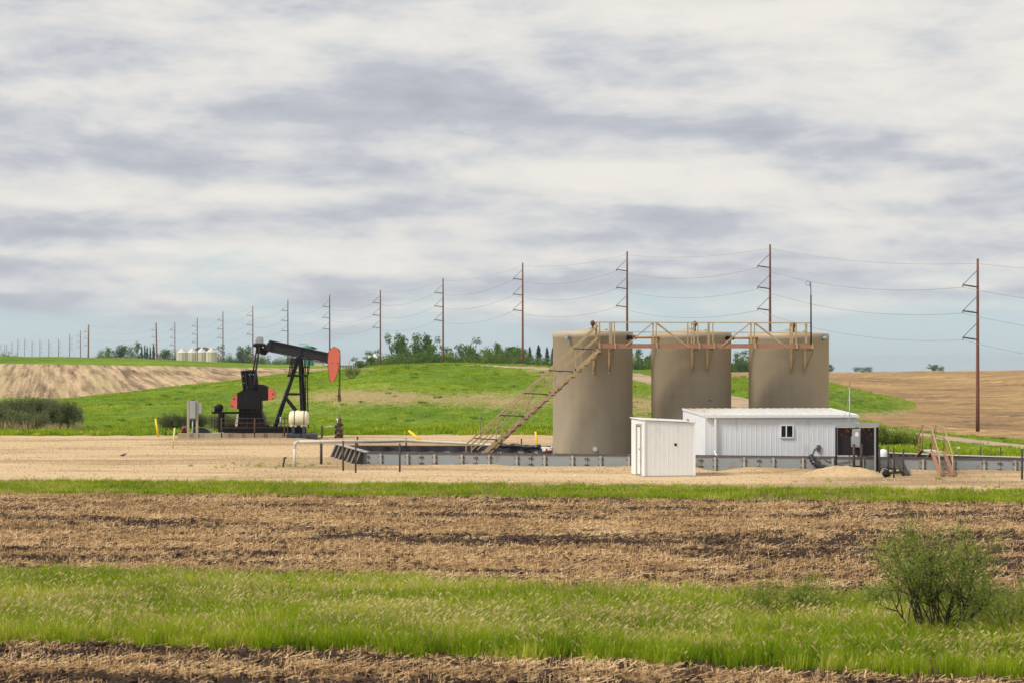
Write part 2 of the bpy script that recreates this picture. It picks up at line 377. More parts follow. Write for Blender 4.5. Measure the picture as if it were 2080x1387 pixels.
def leaf_mat(name, c1, c2, c3=None, sss=0, key='tone'):
    m, nt, b = new_mat(name)
    oi = N(nt, 'ShaderNodeObjectInfo'); a = attr(nt, key)
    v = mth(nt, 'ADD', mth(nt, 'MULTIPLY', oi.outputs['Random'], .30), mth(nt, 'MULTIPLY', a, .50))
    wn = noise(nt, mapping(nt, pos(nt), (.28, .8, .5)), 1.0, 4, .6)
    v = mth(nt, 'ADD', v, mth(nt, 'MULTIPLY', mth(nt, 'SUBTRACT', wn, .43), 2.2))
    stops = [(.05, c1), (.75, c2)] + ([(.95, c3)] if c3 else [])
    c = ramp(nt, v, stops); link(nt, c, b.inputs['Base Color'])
    b.inputs['Roughness'].default_value = .7; b.inputs['Specular IOR Level'].default_value = .2
    if sss:
        tr = N(nt, 'ShaderNodeBsdfTranslucent'); link(nt, c, tr.inputs[0])
        ms = N(nt, 'ShaderNodeMixShader'); ms.inputs[0].default_value = sss
        link(nt, b.outputs[0], ms.inputs[1]); link(nt, tr.outputs[0], ms.inputs[2])
        link(nt, ms.outputs[0], nt.nodes['Material Output'].inputs[0])
    return m
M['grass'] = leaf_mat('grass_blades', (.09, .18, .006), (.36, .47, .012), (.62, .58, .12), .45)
M['seed'] = leaf_mat('seed_heads', (.36, .29, .11), (.58, .47, .20), (.70, .59, .30), .3)
M['straw'] = leaf_mat('straw', (.30, .18, .085), (.63, .425, .215), (.84, .63, .36))
M['clod'] = leaf_mat('soil_clods', (.030, .018, .013), (.085, .050, .032))
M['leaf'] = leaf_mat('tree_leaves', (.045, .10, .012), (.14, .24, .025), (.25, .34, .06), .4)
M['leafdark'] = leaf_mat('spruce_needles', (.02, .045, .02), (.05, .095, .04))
M['leafpale'] = leaf_mat('pale_tree_leaves', (.05, .09, .03), (.12, .20, .05), (.20, .27, .09), .3)
M['willow'] = leaf_mat('willow_leaves', (.08, .10, .04), (.17, .20, .08), (.26, .28, .13), .35)
M['bushleaf'] = leaf_mat('young_shrub_leaves', (.15, .20, .035), (.37, .44, .08), (.54, .58, .18), .5)
M['reed'] = leaf_mat('dry_reeds', (.25, .18, .09), (.45, .34, .19))

# ------------------------------------------------------------------ terrain heights
TAB = {
 -2400: [(132,885),(170,860),(260,812),(360,770),(430,745),(480,735)],
 -500: [(132,885),(170,856),(235,810),(320,758),(380,735),(420,724)],
 0:    [(132,885),(170,852),(220,809),(290,765),(360,738),(400,725),(425,723.5)],
 250:  [(132,885),(170,850),(225,796),(300,757),(360,738),(400,728.5),(425,727)],
 500:  [(132,885),(172,842),(245,770),(320,750),(360,744),(400,739),(425,738.5)],
 650:  [(132,885),(170,832),(212,780),(270,754),(340,747),(400,743.5),(425,743)],
 780:  [(132,885),(165,828),(200,775),(238,743),(255,741.5)],
 900:  [(132,885),(165,826),(200,772),(240,740.5),(256,738.5)],
 1060: [(132,885),(165,826),(200,774),(240,744),(256,742)],
 1200: [(132,886),(165,828),(200,780),(245,752),(262,748.5)],
 1300: [(130,888),(165,830),(200,790),(240,764),(275,751),(285,750.5)],
 1500: [(126,893),(165,845),(200,808),(245,774),(300,759),(330,757)],
 1690: [(120,900),(160,855),(200,815),(260,780),(340,762),(400,756)],
 1850: [(112,910),(150,884),(190,855),(250,812),(330,775),(440,753)],
 2080: [(108,916),(140,903),(180,888),(220,865),(300,812),(380,775),(480,750.5)],
 2600: [(106,920),(140,912),(180,896),(220,878),(300,830),(400,780),(500,752)],
 4500: [(106,920),(140,912),(180,896),(220,878),(300,830),(400,785),(520,752)],
}
tpx = np.array(sorted(TAB)); LD = np.linspace(math.log(60), math.log(40000), 620); DD = np.exp(LD)
rowsT = []
for k_ in tpx:
    pts = TAB[k_]; d = [60, 100]; z = [0, 0]
    for (D_, py_) in pts: d.append(D_); z.append(H + (HY - py_) / F * D_)
    zl = z[-1]; d += [d[-1] + 30, 640, 2200, 13000, 40000]; z += [zl - .1, -1., -1., -105, -105]
    zz = np.interp(DD, d, z)
    ker = np.exp(-np.linspace(-2, 2, 9)**2); ker /= ker.sum()
    zz = np.convolve(np.pad(zz, 4, mode='edge'), ker, 'valid'); rowsT.append(zz)
rowsT = np.array(rowsT)
fpx = np.linspace(tpx[0], tpx[-1], 700)
TZ = np.array([np.interp(fpx, tpx, rowsT[:, j]) for j in range(rowsT.shape[1])]).T    # [px, D]
kk = np.exp(-np.linspace(-2, 2, 13)**2); kk /= kk.sum()
TZ = np.array([np.convolve(np.pad(TZ[:, j], 6, mode='edge'), kk, 'valid') for j in range(TZ.shape[1])]).T
def gz(x, y, und=True):
    x = np.asarray(x, float); y = np.asarray(y, float); D = np.maximum(y, 60)
    px = np.clip(CX + F * x / np.maximum(y, 20), fpx[0], fpx[-1] - 1e-6)
    a = (px - fpx[0]) / (fpx[1] - fpx[0]); i = np.clip(a.astype(int), 0, len(fpx) - 2); fa = a - i
    b = np.clip((np.log(D) - LD[0]) / (LD[1] - LD[0]), 0, len(LD) - 1.001); j = b.astype(int); fb = b - j
    z = (TZ[i, j]*(1-fa)+TZ[i+1, j]*fa)*(1-fb) + (TZ[i, j+1]*(1-fa)+TZ[i+1, j+1]*fa)*fb
    if und:
        m = sstep(130, 170, D) * (1 - sstep(350, 600, D))
        z = z + m * ((fbm(x*.16, y*.10, 5) - .5)*.5 + (fbm(x*.9, y*.5, 8, 3) - .5)*.16)
    return z
def gzf(x, y): return float(gz(np.array([x]), np.array([y]))[0])
def G(px, D): x = (px - CX) / F * D; return Vector((x, D, gzf(x, D)))
def y2D(py): return F * H / (np.asarray(py, float) - HY)

# strip boundaries in world distance, as functions of bearing
def curve(pts):
    xs, ys = zip(*pts); return lambda px: np.interp(px, xs, ys)
b_near = curve([(-3000, 1290), (0, 1300), (500, 1315), (1000, 1332), (1500, 1350), (2080, 1376), (5000, 1376)])
b_band = curve([(-3000, 1172), (0, 1176), (700, 1192), (1300, 1218), (2080, 1246), (5000, 1250)])
b_field = curve([(-3000, 1004), (0, 1004), (1000, 1012), (2080, 1023), (5000, 1030)])
b_strip = curve([(-3000, 980), (0, 980), (1000, 989), (2080, 1000), (5000, 1010)])
b_pad = curve([(-3000, 884), (0, 884), (1150, 884), (1400, 894), (1700, 905), (1790, 922), (2080, 932), (3000, 940), (5000, 940)])
def Dn(fn, px, amp=0, seed=0, sc_=.02):
    D = y2D(fn(px)); return D + amp * (fbm(px * sc_, px * 0 + seed, seed, 4) - .5)

cols_in = np.arange(-380, 2461, 4.0)
cols_out = np.concatenate([np.linspace(-2300, -420, 24), cols_in, np.linspace(2500, 4400, 24)])
def strip(name, fa, fb, nrow, mats, hfun=None, cols=cols_out, wfun=None, kind='structure'):
    """ground sheet between two distance curves"""
    A = fa(cols); B = fb(cols); t = np.linspace(0, 1, nrow)[None, :]
    Dg = 1/((1/A)[:, None]*(1-t) + (1/B)[:, None]*t)       # even steps as the eye sees them
    Xg = (cols[:, None]-CX)/F*Dg
    Zg = gz(Xg, Dg)
    if hfun is not None: Zg = Zg + hfun(Xg, Dg, t)
    V = np.stack([Xg, Dg, Zg], -1).reshape(-1, 3); nc, nr = Xg.shape
    i, j = np.meshgrid(np.arange(nc-1), np.arange(nr-1), indexing='ij')
    a = (i*nr+j).ravel(); Fc = np.stack([a, a+nr, a+nr+1, a+1], -1)
    me = np_mesh(name, V, Fc, True)
    if wfun: 
        for k_, f_ in wfun.items(): fattr(me, k_, f_(Xg, Dg).ravel())
    if mats is None: return me
    o = link_mesh(name, me, mats); o['kind'] = kind; return o

def rowdens(x, y):      # straw cover: bands along the tillage direction with bare soil between
    yy = y + .16*x
    b = fbm(x*.11, yy*.75, 21, 4, .55); c = fbm(x*.55, y*1.7, 33, 3, .6)
    big_ = fbm(x*.05, yy*.22, 41, 2)
    d = fbm(x*1.7, y*3.4, 37, 3, .65)
    return sstep(.455, .585, b*.34 + c*.24 + big_*.08 + d*.34)
def clods(amp):
    def f(x, y, t):
        e = np.minimum(t, 1-t)*8; e = np.clip(e, 0, 1)
        return e*amp*((fbm(x*1.1, y*1.6, 51, 2)-.5)*1.0 + (np.abs(fbm(x*6, y*6, 61, 3)-.5))*1.1 - .25)
    return f
near_D = lambda px: Dn(b_near, px, .9, 3); band_D = lambda px: Dn(b_band, px, 1.6, 4); field_D = lambda px: Dn(b_field, px, 1.8, 5)
strip_D = lambda px: Dn(b_strip, px, 1.2, 6); pad_D = lambda px: Dn(b_pad, px, 2.0, 7, .03)
strip('foreground_field', lambda px: px*0+26., near_D, 110, M['soil'], clods(.17), wfun={'dens': rowdens})
strip('verge', near_D, band_D, 40, M['soil'], lambda x, y, t: .10*np.sin(np.clip(t, 0, 1)*math.pi), wfun={'dens': lambda x, y: x*0+.6})
strip('stubble_field', band_D, field_D, 190, M['soil'], clods(.19), wfun={'dens': rowdens})
strip('field_edge', field_D, strip_D, 16, M['soil'], lambda x, y, t: .05*np.sin(np.clip(t, 0, 1)*math.pi), wfun={'dens': lambda x, y: x*0+.6})
# gravel pad with a low berm along the containment wall
CW = [W(747, HY + F*H/91.8, 91.8), W(2300, HY + F*H/84.0, 84.0)]
CW = [Vector((v.x, v.y, 0)) for v in CW]
def wall_y(x): return CW[0].y + (x-CW[0].x)/(CW[1].x-CW[0].x)*(CW[1].y-CW[0].y)
def berm(x, y, t=None):
    d = wall_y(x) - y; m = sstep(-7.6, -5.5, x)
    z = m*np.where(d > 0, .13*np.exp(-(d/1.3)**2), .0)*(.5+fbm(x*.8, y*.8, 71, 3))
    # washed-out hollow below the downspout
    z = z - .16*np.exp(-((x-8.3)/.55)**2 - ((d-.3)/.8)**2)
    z = z + .03*(fbm(x*.3, y*.8, 72, 3)-.5)*sstep(76, 80, y)
    # ridge of spread gravel under the pump jack
    z = z + .10*np.exp(-((y-125.2)/1.8)**2)*sstep(-20.5, -19, x)*(1-sstep(-12.5, -11, x))
    return z
def wear(x, y):
    d = wall_y(x) - y
    w = .55*np.exp(-((d-2.3)/.35)**2)*sstep(-8, -6, x)*fbm(x*.5, y*2, 81, 3)*1.6
    w = w + .35*sstep(2.6, .2, d)*(d > -.5)*sstep(-8, -6, x)
    w = w + .6*np.exp(-((y-124.5)/2.2)**2)*sstep(-21, -19, x)*(1-sstep(-12, -10.5, x))
    for d0_, s0_ in ((3.4, 1), (5.1, 2), (7.2, 3), (8.9, 4)):
        w = w + .38*np.exp(-((d-d0_-.5*(fbm(x*.08, x*0, 300+s0_, 2)-.5))/.22)**2)*sstep(.35, .6, fbm(x*.25, y*.2, 310+s0_, 3))
    w = w + .45*sstep(.52, .68, fbm(x*.12, y*.35, 320, 4))
    w = w + .5*np.exp(-((y-90)/1.5)**2)*np.exp(-((x+8.6)/1.8)**2)
    w = w + .4*sstep(10, 14, x)*sstep(78, 80, y)*(1-sstep(84, 86, y))*fbm(x*.6, y*1.5, 83, 3)
    return w
pad = strip('gravel_pad', strip_D, pad_D, 150, M['gravel'], berm, wfun={'wear': wear})

# hillside: one height field cut into meadow, fields and road
r1 = np.concatenate([np.linspace(0, 1, 300)**1.35*420, np.exp(np.linspace(math.log(440), math.log(12800), 34))])
A = pad_D(cols_out); Dg = A[:, None] + r1[None, :]
Xg = (cols_out[:, None]-CX)/F*Dg; Zg = gz(Xg, Dg)
Zg[:, 0] += berm(Xg[:, 0], Dg[:, 0])
PX = np.repeat(cols_out[:, None], Dg.shape[1], 1); PY = HY + (H - Zg)/Dg*F
nc, nr = Xg.shape
V = np.stack([Xg, Dg, Zg], -1).reshape(-1, 3)
ii, jj = np.meshgrid(np.arange(nc-1), np.arange(nr-1), indexing='ij'); a_ = (ii*nr+jj).ravel(); FQ = np.stack([a_, a_+nr, a_+nr+1, a_+1], -1)
cxp = (PX[:-1, :-1]+PX[1:, 1:])/2; cyp = (PY[:-1, :-1]+PY[1:, 1:])/2; cD = (Dg[:-1, :-1]+Dg[1:, 1:])/2; cX = (Xg[:-1, :-1]+Xg[1:, 1:])/2
jit = (fbm(cX*.25, cD*.12, 91, 4)-.5)
L1 = curve([(-2400, 812), (0, 810), (130, 808), (250, 796), (480, 770), (585, 758), (660, 751), (705, 747.5)])
L0 = curve([(-2400, 736), (0, 738), (300, 742), (480, 746), (620, 748), (700, 748)])
Rlo = curve([(1500, 766), (1683, 775), (1746, 792), (1821, 806), (1862, 816), (1863, 868), (1925, 880), (2080, 892), (2600, 930), (4400, 930)])
Rlow2 = curve([(1740, 851), (1770, 853), (1790, 862), (1862, 872), (1925, 881), (2080, 893), (2600, 925), (4400, 930)])
Rup2 = curve([(1742, 850), (1770, 843.5), (1821, 843), (1856, 832), (1863, 815), (5000, 700)])
isL = (cxp < 712) & (cyp < L1(cxp)+jit*5) & (cyp > L0(cxp)+jit*1.5) & (cD < 470) & (cD > 170)
isR = (cxp > 1455) & (cD > 240-70*sstep(1850, 1900, cxp)) & (cyp < Rlo(cxp)+jit*9) & (cD < 600)
isR |= (cxp > 1744) & (cyp < Rlow2(cxp)+jit*3) & (cyp > Rup2(cxp)+jit*6) & (cD > 118) & (cD < 600)
rc = curve([(880, 739.5), (1000, 743), (1100, 748), (1200, 756), (1300, 766), (1400, 790), (1500, 818), (1700, 856), (1830, 879), (2080, 907), (2600, 950)])
rw = curve([(925, .2), (1000, 1.2), (1100, 3), (1200, 5), (1300, 8), (1500, 12), (1700, 7), (1830, 4), (2080, 4.2), (2600, 5)])
isRoad = (cxp > 880) & (cxp < 2700) & (np.abs(cyp-rc(cxp)+jit*1.5) < rw(cxp)) & (cD < 330)
isFar = cD > 560
isHill = ~(isL | isR | isRoad | isFar)
dry = np.zeros_like(PY)
el = lambda cx_, cy_, rx, ry, s_: s_*np.exp(-((PX-cx_)/rx)**2-((PY-cy_)/ry)**2)
dry += el(830, 808, 170, 15, .78) + el(1040, 815, 120, 20, .75) + el(700, 800, 110, 14, .55) + el(1070, 752, 60, 3, .6) + el(960, 742, 50, 1.5, .3)
dry += el(720, 748, 60, 3, .9) + el(1300, 820, 60, 28, .75) + el(1115, 765, 30, 20, .6) + el(1760, 845, 70, 9, .7) + el(1850, 838, 40, 10, .7) + el(550, 800, 60, 20, .35)
dry += .22*sstep(.5, .7, fbm(Xg*.05, Dg*.03, 95, 3)) + .10
dry = np.where(PX < 420, dry*.35, dry)
def cut(name, mask, m, extra=None):
    me = np_mesh(name, V, FQ[mask.ravel()], True)
    fattr(me, 'dry', dry.ravel() if extra is None else extra.ravel())
    # drop unused vertices
    import bmesh
    bm = bmesh.new(); bm.from_mesh(me); bmesh.ops.delete(bm, geom=[v for v in bm.verts if not v.link_faces], context='VERTS'); bm.to_mesh(me); bm.free()
    o = link_mesh(name, me, m); o['kind'] = 'structure'; return o
hill_o = cut('hill', isHill, M['hill'])
cut('stubble_hillside', isL & ~isRoad, M['fieldL'])
cut('tilled_hillside', isR & ~isRoad & ~isFar & ~isL, M['fieldR'])
cut('dirt_road', isRoad & ~isFar & ~isL, M['road'])
cut('far_plain', isFar, M['hill'], dry*0+.25)
# ground behind and beside the camera
g = MB(); g.add([(-60, -80, 0), (60, -80, 0), (60, 3, 0), (-60, 3, 0)], [(0, 1, 2, 3)])
strip('roadside_ground', lambda px: px*0+3., lambda px: px*0+26., 40, M['soil'], clods(.0), wfun={'dens': lambda x, y: x*0+.5}, cols=np.linspace(-6500, 8500, 60))

# ------------------------------------------------------------------ scattered ground cover
def coll(name): return bpy.data.collections.new(name)      # instance sources, never linked to the scene
def blades(name, c, n, h, w, spread, lean, heads=0, m=None, mh=None, seed=0, bend=.35):
    r = random.Random(seed); vs = []; fs = []; mi = []; tone = []
    for i in range(n):
        a = r.uniform(0, 6.283); d = spread*math.sqrt(r.random()); x, y = d*math.cos(a), d*math.sin(a)
        la = r.gauss(.2, .8) if heads > 4 else r.uniform(0, 6.283); ll = r.uniform(.1, 1)*lean; hh = h*r.uniform(.55, 1.1); t = r.random()
        fa = r.uniform(0, 3.14); wx, wy = math.cos(fa)*w/2, math.sin(fa)*w/2
        b = len(vs); p1 = (x+math.cos(la)*ll*.35, y+math.sin(la)*ll*.35, hh*.55); p2 = (x+math.cos(la)*ll, y+math.sin(la)*ll, hh*(1-bend*.3))
        vs += [(x-wx, y-wy, -.02), (x+wx, y+wy, -.02), (p1[0]+wx*.8, p1[1]+wy*.8, p1[2]), (p1[0]-wx*.8, p1[1]-wy*.8, p1[2]), p2]
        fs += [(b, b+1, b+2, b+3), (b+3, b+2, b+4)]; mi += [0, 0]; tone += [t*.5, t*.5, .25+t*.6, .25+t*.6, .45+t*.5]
        if i < heads:
            b = len(vs); q = p2; dx, dy = math.cos(la)*.04, math.sin(la)*.04; hw = w*.5
            cA, sA = math.cos(fa)*hw*.6, math.sin(fa)*hw*.6
            vs += [(q[0]-cA*.5, q[1]-sA*.5, q[2]-.01), (q[0]+cA, q[1]+sA, q[2]+.01), (q[0]+dx+cA*.7, q[1]+dy+sA*.7, q[2]+.045), (q[0]+dx*1.5-cA*.4, q[1]+dy*1.2-sA*.4, q[2]+.035)]
            fs += [(b, b+1, b+2), (b, b+2, b+3)]; mi += [1, 1]; tone += [t]*4
    me = bpy.data.meshes.new(name); me.from_pydata(vs, [], fs); me.polygons.foreach_set('material_index', mi)
    fattr(me, 'tone', tone); me.materials.append(m); me.materials.append(mh or m)
    o = bpy.data.objects.new(name, me); c.objects.link(o); return o
def straws(name, c, n, L, w, spread, up, seed=0):
    r = random.Random(seed); vs = []; fs = []; tone = []
    for i in range(n):
        a = r.uniform(0, 6.283); d = spread*math.sqrt(r.random()); x, y = d*math.cos(a), d*math.sin(a)
        tilt = r.uniform(.0, .5) if r.random() < up else r.uniform(1.2, 1.62); az = r.uniform(0, 6.283); l = L*r.uniform(.4, 1.1)
        dx, dy, dz = math.sin(tilt)*math.cos(az)*l, math.sin(tilt)*math.sin(az)*l, max(math.cos(tilt)*l, .0)
        z0 = r.uniform(.0, .05) if tilt > 1 else -.01; fa = az+1.57; wx, wy = math.cos(fa)*w/2, math.sin(fa)*w/2; wz = w*.4
        b = len(vs); vs += [(x-wx, y-wy, z0), (x+wx, y+wy, z0+wz), (x+dx+wx, y+dy+wy, z0+dz+wz), (x+dx-wx, y+dy-wy, z0+dz)]
        fs.append((b, b+1, b+2, b+3)); t = r.random(); tone += [t]*4
    me = bpy.data.meshes.new(name); me.from_pydata(vs, [], fs); fattr(me, 'tone', tone); me.materials.append(M['straw'])
    o = bpy.data.objects.new(name, me); c.objects.link(o); return o
def clod(name, c, s, m, seed=0, flat=.6):
    r = random.Random(seed); mb = MB(); mb.ball((0, 0, s*.12), s, 7, (1, .8, flat))
    vs = [tuple(v_*(1+r.uniform(-.28, .28)) for v_ in v) for v in mb.v]
    me = bpy.data.meshes.new(name); me.from_pydata(vs, [], mb.f); fattr(me, 'tone', [r.random() for _ in vs]); me.materials.append(m)
    o = bpy.data.objects.new(name, me); c.objects.link(o); return o
def scatter(name, base, c, dmax, smin, smax, seed, label=None, cat=None, tilt=.12, rz=6.283):
    o = link_mesh(name, base, None); o['kind'] = 'stuff'
    ng = bpy.data.node_groups.new(name+'_scatter', 'GeometryNodeTree')
    ng.interface.new_socket('Geometry', in_out='INPUT', socket_type='NodeSocketGeometry')
    ng.interface.new_socket('Geometry', in_out='OUTPUT', socket_type='NodeSocketGeometry')
    gi = ng.nodes.new('NodeGroupInput'); go = ng.nodes.new('NodeGroupOutput')
    dp = ng.nodes.new('GeometryNodeDistributePointsOnFaces'); dp.inputs['Seed'].default_value = seed
    na = ng.nodes.new('GeometryNodeInputNamedAttribute'); na.data_type = 'FLOAT'; na.inputs[0].default_value = 'dens'
    mm = ng.nodes.new('ShaderNodeMath'); mm.operation = 'MULTIPLY'; mm.inputs[1].default_value = dmax
    ng.links.new(na.outputs[0], mm.inputs[0]); ng.links.new(mm.outputs[0], dp.inputs['Density'])
    ci = ng.nodes.new('GeometryNodeCollectionInfo'); ci.inputs[0].default_value = c; ci.inputs[1].default_value = True; ci.inputs[2].default_value = True
    ip = ng.nodes.new('GeometryNodeInstanceOnPoints'); ip.inputs['Pick Instance'].default_value = True
    rr = ng.nodes.new('FunctionNodeRandomValue'); rr.data_type = 'FLOAT_VECTOR'; rr.inputs[0].default_value = (-tilt, -tilt, 0 if rz > 6 else -rz); rr.inputs[1].default_value = (tilt, tilt, rz)
    rs = ng.nodes.new('FunctionNodeRandomValue'); rs.data_type = 'FLOAT'; rs.inputs[2].default_value = smin; rs.inputs[3].default_value = smax; 
    ng.links.new(gi.outputs[0], dp.inputs[0]); ng.links.new(dp.outputs[0], ip.inputs[0]); ng.links.new(ci.outputs[0], ip.inputs['Instance'])
    ng.links.new(rr.outputs[0], ip.inputs['Rotation']); ng.links.new(rs.outputs[1], ip.inputs['Scale']); ng.links.new(ip.outputs[0], go.inputs[0])
    md = o.modifiers.new('scatter', 'NODES'); md.node_group = ng
    if label: tag(o, label, cat)
    return o
colsS = np.arange(-700, 2801, 8.0)
gcol = coll('grass_tufts')
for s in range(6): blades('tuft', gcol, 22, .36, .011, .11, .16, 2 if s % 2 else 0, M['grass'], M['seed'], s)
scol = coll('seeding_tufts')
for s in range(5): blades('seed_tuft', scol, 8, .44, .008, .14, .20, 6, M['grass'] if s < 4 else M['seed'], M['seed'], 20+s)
tcol = coll('straw_bits')
for s in range(6): straws('straw', tcol, 20, .12, .008, .20, .25, 40+s)
ccol_ = coll('clods')
for s in range(4): clod('clod', ccol_, .055, M['clod'], 60+s)
def wd(f): return {'dens': f}
def band_g(x, y): 
    n = fbm(x*.5, y*.7, 101, 3); return np.clip(.55+1.3*sstep(.36, .6, n), 0, 1)
def band_s(x, y):
    px = CX+F*x/y; tt = (y-near_D(px))/(band_D(px)-near_D(px)); n = fbm(x*.45, y*.9, 103, 3)
    return np.clip(sstep(.44, .60, n)*(.18+1.0*np.exp(-((tt-.26)/.14)**2)+.5*np.exp(-((tt-.6)/.2)**2)*sstep(.4, .6, fbm(x*.2, y*.5, 107, 2))), 0, 1)
shift = lambda f, d: (lambda px: f(px)+d)
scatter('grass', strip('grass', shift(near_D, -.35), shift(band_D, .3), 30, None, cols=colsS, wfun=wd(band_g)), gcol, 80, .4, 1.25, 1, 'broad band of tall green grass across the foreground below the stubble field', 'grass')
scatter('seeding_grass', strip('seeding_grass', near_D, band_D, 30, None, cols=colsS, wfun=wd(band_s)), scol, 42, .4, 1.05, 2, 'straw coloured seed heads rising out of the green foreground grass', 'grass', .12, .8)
scatter('straw', strip('straw', shift(band_D, -.3), field_D, 90, None, cols=colsS, wfun=wd(lambda x, y: .03+.97*rowdens(x, y)**1.15)), tcol, 38, .7, 1.5, 3, 'flattened straw stubble lying over the tilled field', 'straw')
scatter('near_straw', strip('near_straw', lambda px: px*0+26.5, shift(near_D, .35), 40, None, cols=colsS, wfun=wd(lambda x, y: .06+.94*rowdens(x, y)**1.15)), tcol, 42, .6, 1.4, 4, 'coarse straw litter along the bottom edge of the view', 'straw')
scatter('soil_clods', strip('soil_clods', band_D, field_D, 90, None, cols=colsS, wfun=wd(lambda x, y: 1-.85*rowdens(x, y))), ccol_, 38, .4, 1.9, 5, 'dark clods of earth turned up in the stubble field', 'soil', .5)
scatter('near_clods', strip('near_clods', lambda px: px*0+26.5, near_D, 40, None, cols=colsS, wfun=wd(lambda x, y: 1-.7*rowdens(x, y))), ccol_, 60, .5, 1.5, 6, 'dark clods of earth along the bottom edge of the view', 'soil', .5)
# narrow strip between field and pad
bcol = coll('thatch_tufts')
for s in range(4): blades('thatch', bcol, 20, .33, .010, .15, .22, 2, M['seed'], M['seed'], 200+s)
def band_t(x, y):
    px = CX+F*x/y; tt = (y-near_D(px))/(band_D(px)-near_D(px)); n = fbm(x*.5, y*.8, 207, 4, .6)
    return np.clip(sstep(.46, .60, n)*(.3+.9*np.exp(-((tt-.28)/.10)**2)+.8*np.exp(-((tt-.97)/.10)**2)+.35*np.exp(-((tt-.6)/.12)**2)), 0, 1)
scatter('thatch', strip('thatch', near_D, band_D, 30, None, cols=colsS, wfun=wd(band_t)), bcol, 30, .5, 1.1, 15, 'drifts of dry straw coloured thatch lying in the green foreground grass', 'grass', .3)
lcol = coll('low_tufts')
for s in range(4): blades('low_tuft', lcol, 26, .22, .016, .16, .10, 0, M['grass'], M['seed'], 80+s)
blades('low_seed_tuft', lcol, 20, .26, .014, .16, .14, 4, M['grass'], M['seed'], 90)
dcol = coll('dry_tufts')
for s in range(3): blades('dry_tuft', dcol, 22, .24, .016, .18, .16, 3, M['seed'], M['seed'], 95+s)
scatter('strip_grass', strip('strip_grass', field_D, shift(strip_D, .4), 20, None, cols=colsS, wfun=wd(lambda x, y: np.clip(.25+1.6*sstep(.35, .5, fbm(x*.35, y*.5, 111, 3)), 0, 1))), lcol, 22, .6, 1.2, 7, 'narrow strip of low green grass between stubble field and gravel', 'grass')
scatter('strip_dry_grass', strip('strip_dry_grass', shift(field_D, -1.2), shift(strip_D, -1.5), 20, None, cols=colsS, wfun=wd(lambda x, y: sstep(.45, .6, fbm(x*.3, y*.5, 113, 3)))), dcol, 3.5, .5, .9, 8, 'dry tufts at the field edge of the narrow grass strip', 'grass')
# pad edge and hill tufts
hcol = coll('hill_tufts')
for s in range(4): blades('hill_tuft', hcol, 26, .30, .045, .42, .16, 0, M['grass'], M['grass'], 120+s)
scatter('pad_edge_grass', strip('pad_edge_grass', shift(pad_D, -.5), shift(pad_D, 7.), 10, None, cols=colsS, wfun=wd(lambda x, y: x*0+1)), hcol, 2.4, .6, 1.3, 9, 'rough green fringe where the meadow meets the gravel pad', 'grass')
hb = hill_o.data.copy(); hb.materials.clear(); hb2 = hb.copy()
co = np.empty(len(hb.vertices)*3, np.float32); hb.vertices.foreach_get('co', co); co = co.reshape(-1, 3)
hpx = CX+F*co[:, 0]/co[:, 1]
dv = (hpx > -120)*(hpx < 2200)*(co[:, 1] < 300)*(.1+sstep(.48, .62, fbm(co[:, 0]*.12, co[:, 1]*.1, 131, 3))); fattr(hb, 'dens', dv)
wcol = coll('weed_clumps')
M['weed'] = leaf_mat('dark_weeds', (.06, .13, .012), (.12, .21, .02))
for s in range(3): blades('weed_clump', wcol, 34, .24, .06, .42, .20, 0, M['weed'], M['weed'], 140+s)
scatter('meadow_weeds', hb, wcol, .06, .35, 1.0, 10, 'scattered darker weed clumps on the green hillside', 'weeds')
dryv = np.empty(len(hb2.vertices), np.float32); hb2.attributes['dry'].data.foreach_get('value', dryv)
fattr(hb2, 'dens', np.clip(1.10-1.0*dryv+.5*(fbm(co[:, 0]*.5, co[:, 1]*.3, 135, 3)-.5), .0, 1)*(hpx > -400)*(hpx < 2500)*(co[:, 1] < 275)*(.25+.75*sstep(.4, .6, fbm(co[:, 0]*.3, co[:, 1]*.15, 133, 3))))
mcol = coll('meadow_tufts')
for s in range(4): blades('meadow_tuft', mcol, 18, .17, .035, .55, .14, 0, M['grass'], M['grass'], 180+s)
scatter('meadow_grass', hb2, mcol, 1.6, .5, 1.2, 14, 'short green grass growing over the hillside behind the pump jack', 'grass')
# pebbles and weeds on the pad
pcol = coll('pebbles')
M['pebble'] = leaf_mat('pebbles', (.34, .24, .14), (.52, .39, .24), (.66, .55, .42))
for s in range(4): clod('pebble', pcol, .03, M['pebble'], 150+s, .7)
scatter('pebbles', strip('pebbles', strip_D, lambda px: np.minimum(pad_D(px), 128), 40, None, berm, cols=colsS, wfun=wd(lambda x, y: np.clip(.15+wear(x, y)*1.4, 0, 1))), pcol, 22, .4, 1.4, 11, 'loose pebbles strewn over the gravel pad', 'gravel', .5)
def padweeds(x, y):
    d = wall_y(x)-y
    return np.clip(.8*np.exp(-((d-2.4)/.25)**2)*sstep(8, 10, x)*sstep(.5, .62, fbm(x*.7, y, 161, 3)) + .5*np.exp(-((y-92.5)/1.2)**2-((x+10.2)/2.2)**2) + .06*sstep(.6, .7, fbm(x*.5, y*.8, 163, 3))*(x > 10)*(y < 84), 0, 1)
scatter('pad_weeds', strip('pad_weeds', strip_D, lambda px: np.minimum(pad_D(px), 100), 60, None, berm, cols=colsS, wfun=wd(padweeds)), lcol, 9, .3, .7, 12, 'thin green weeds growing through the gravel near the sheds', 'weeds')

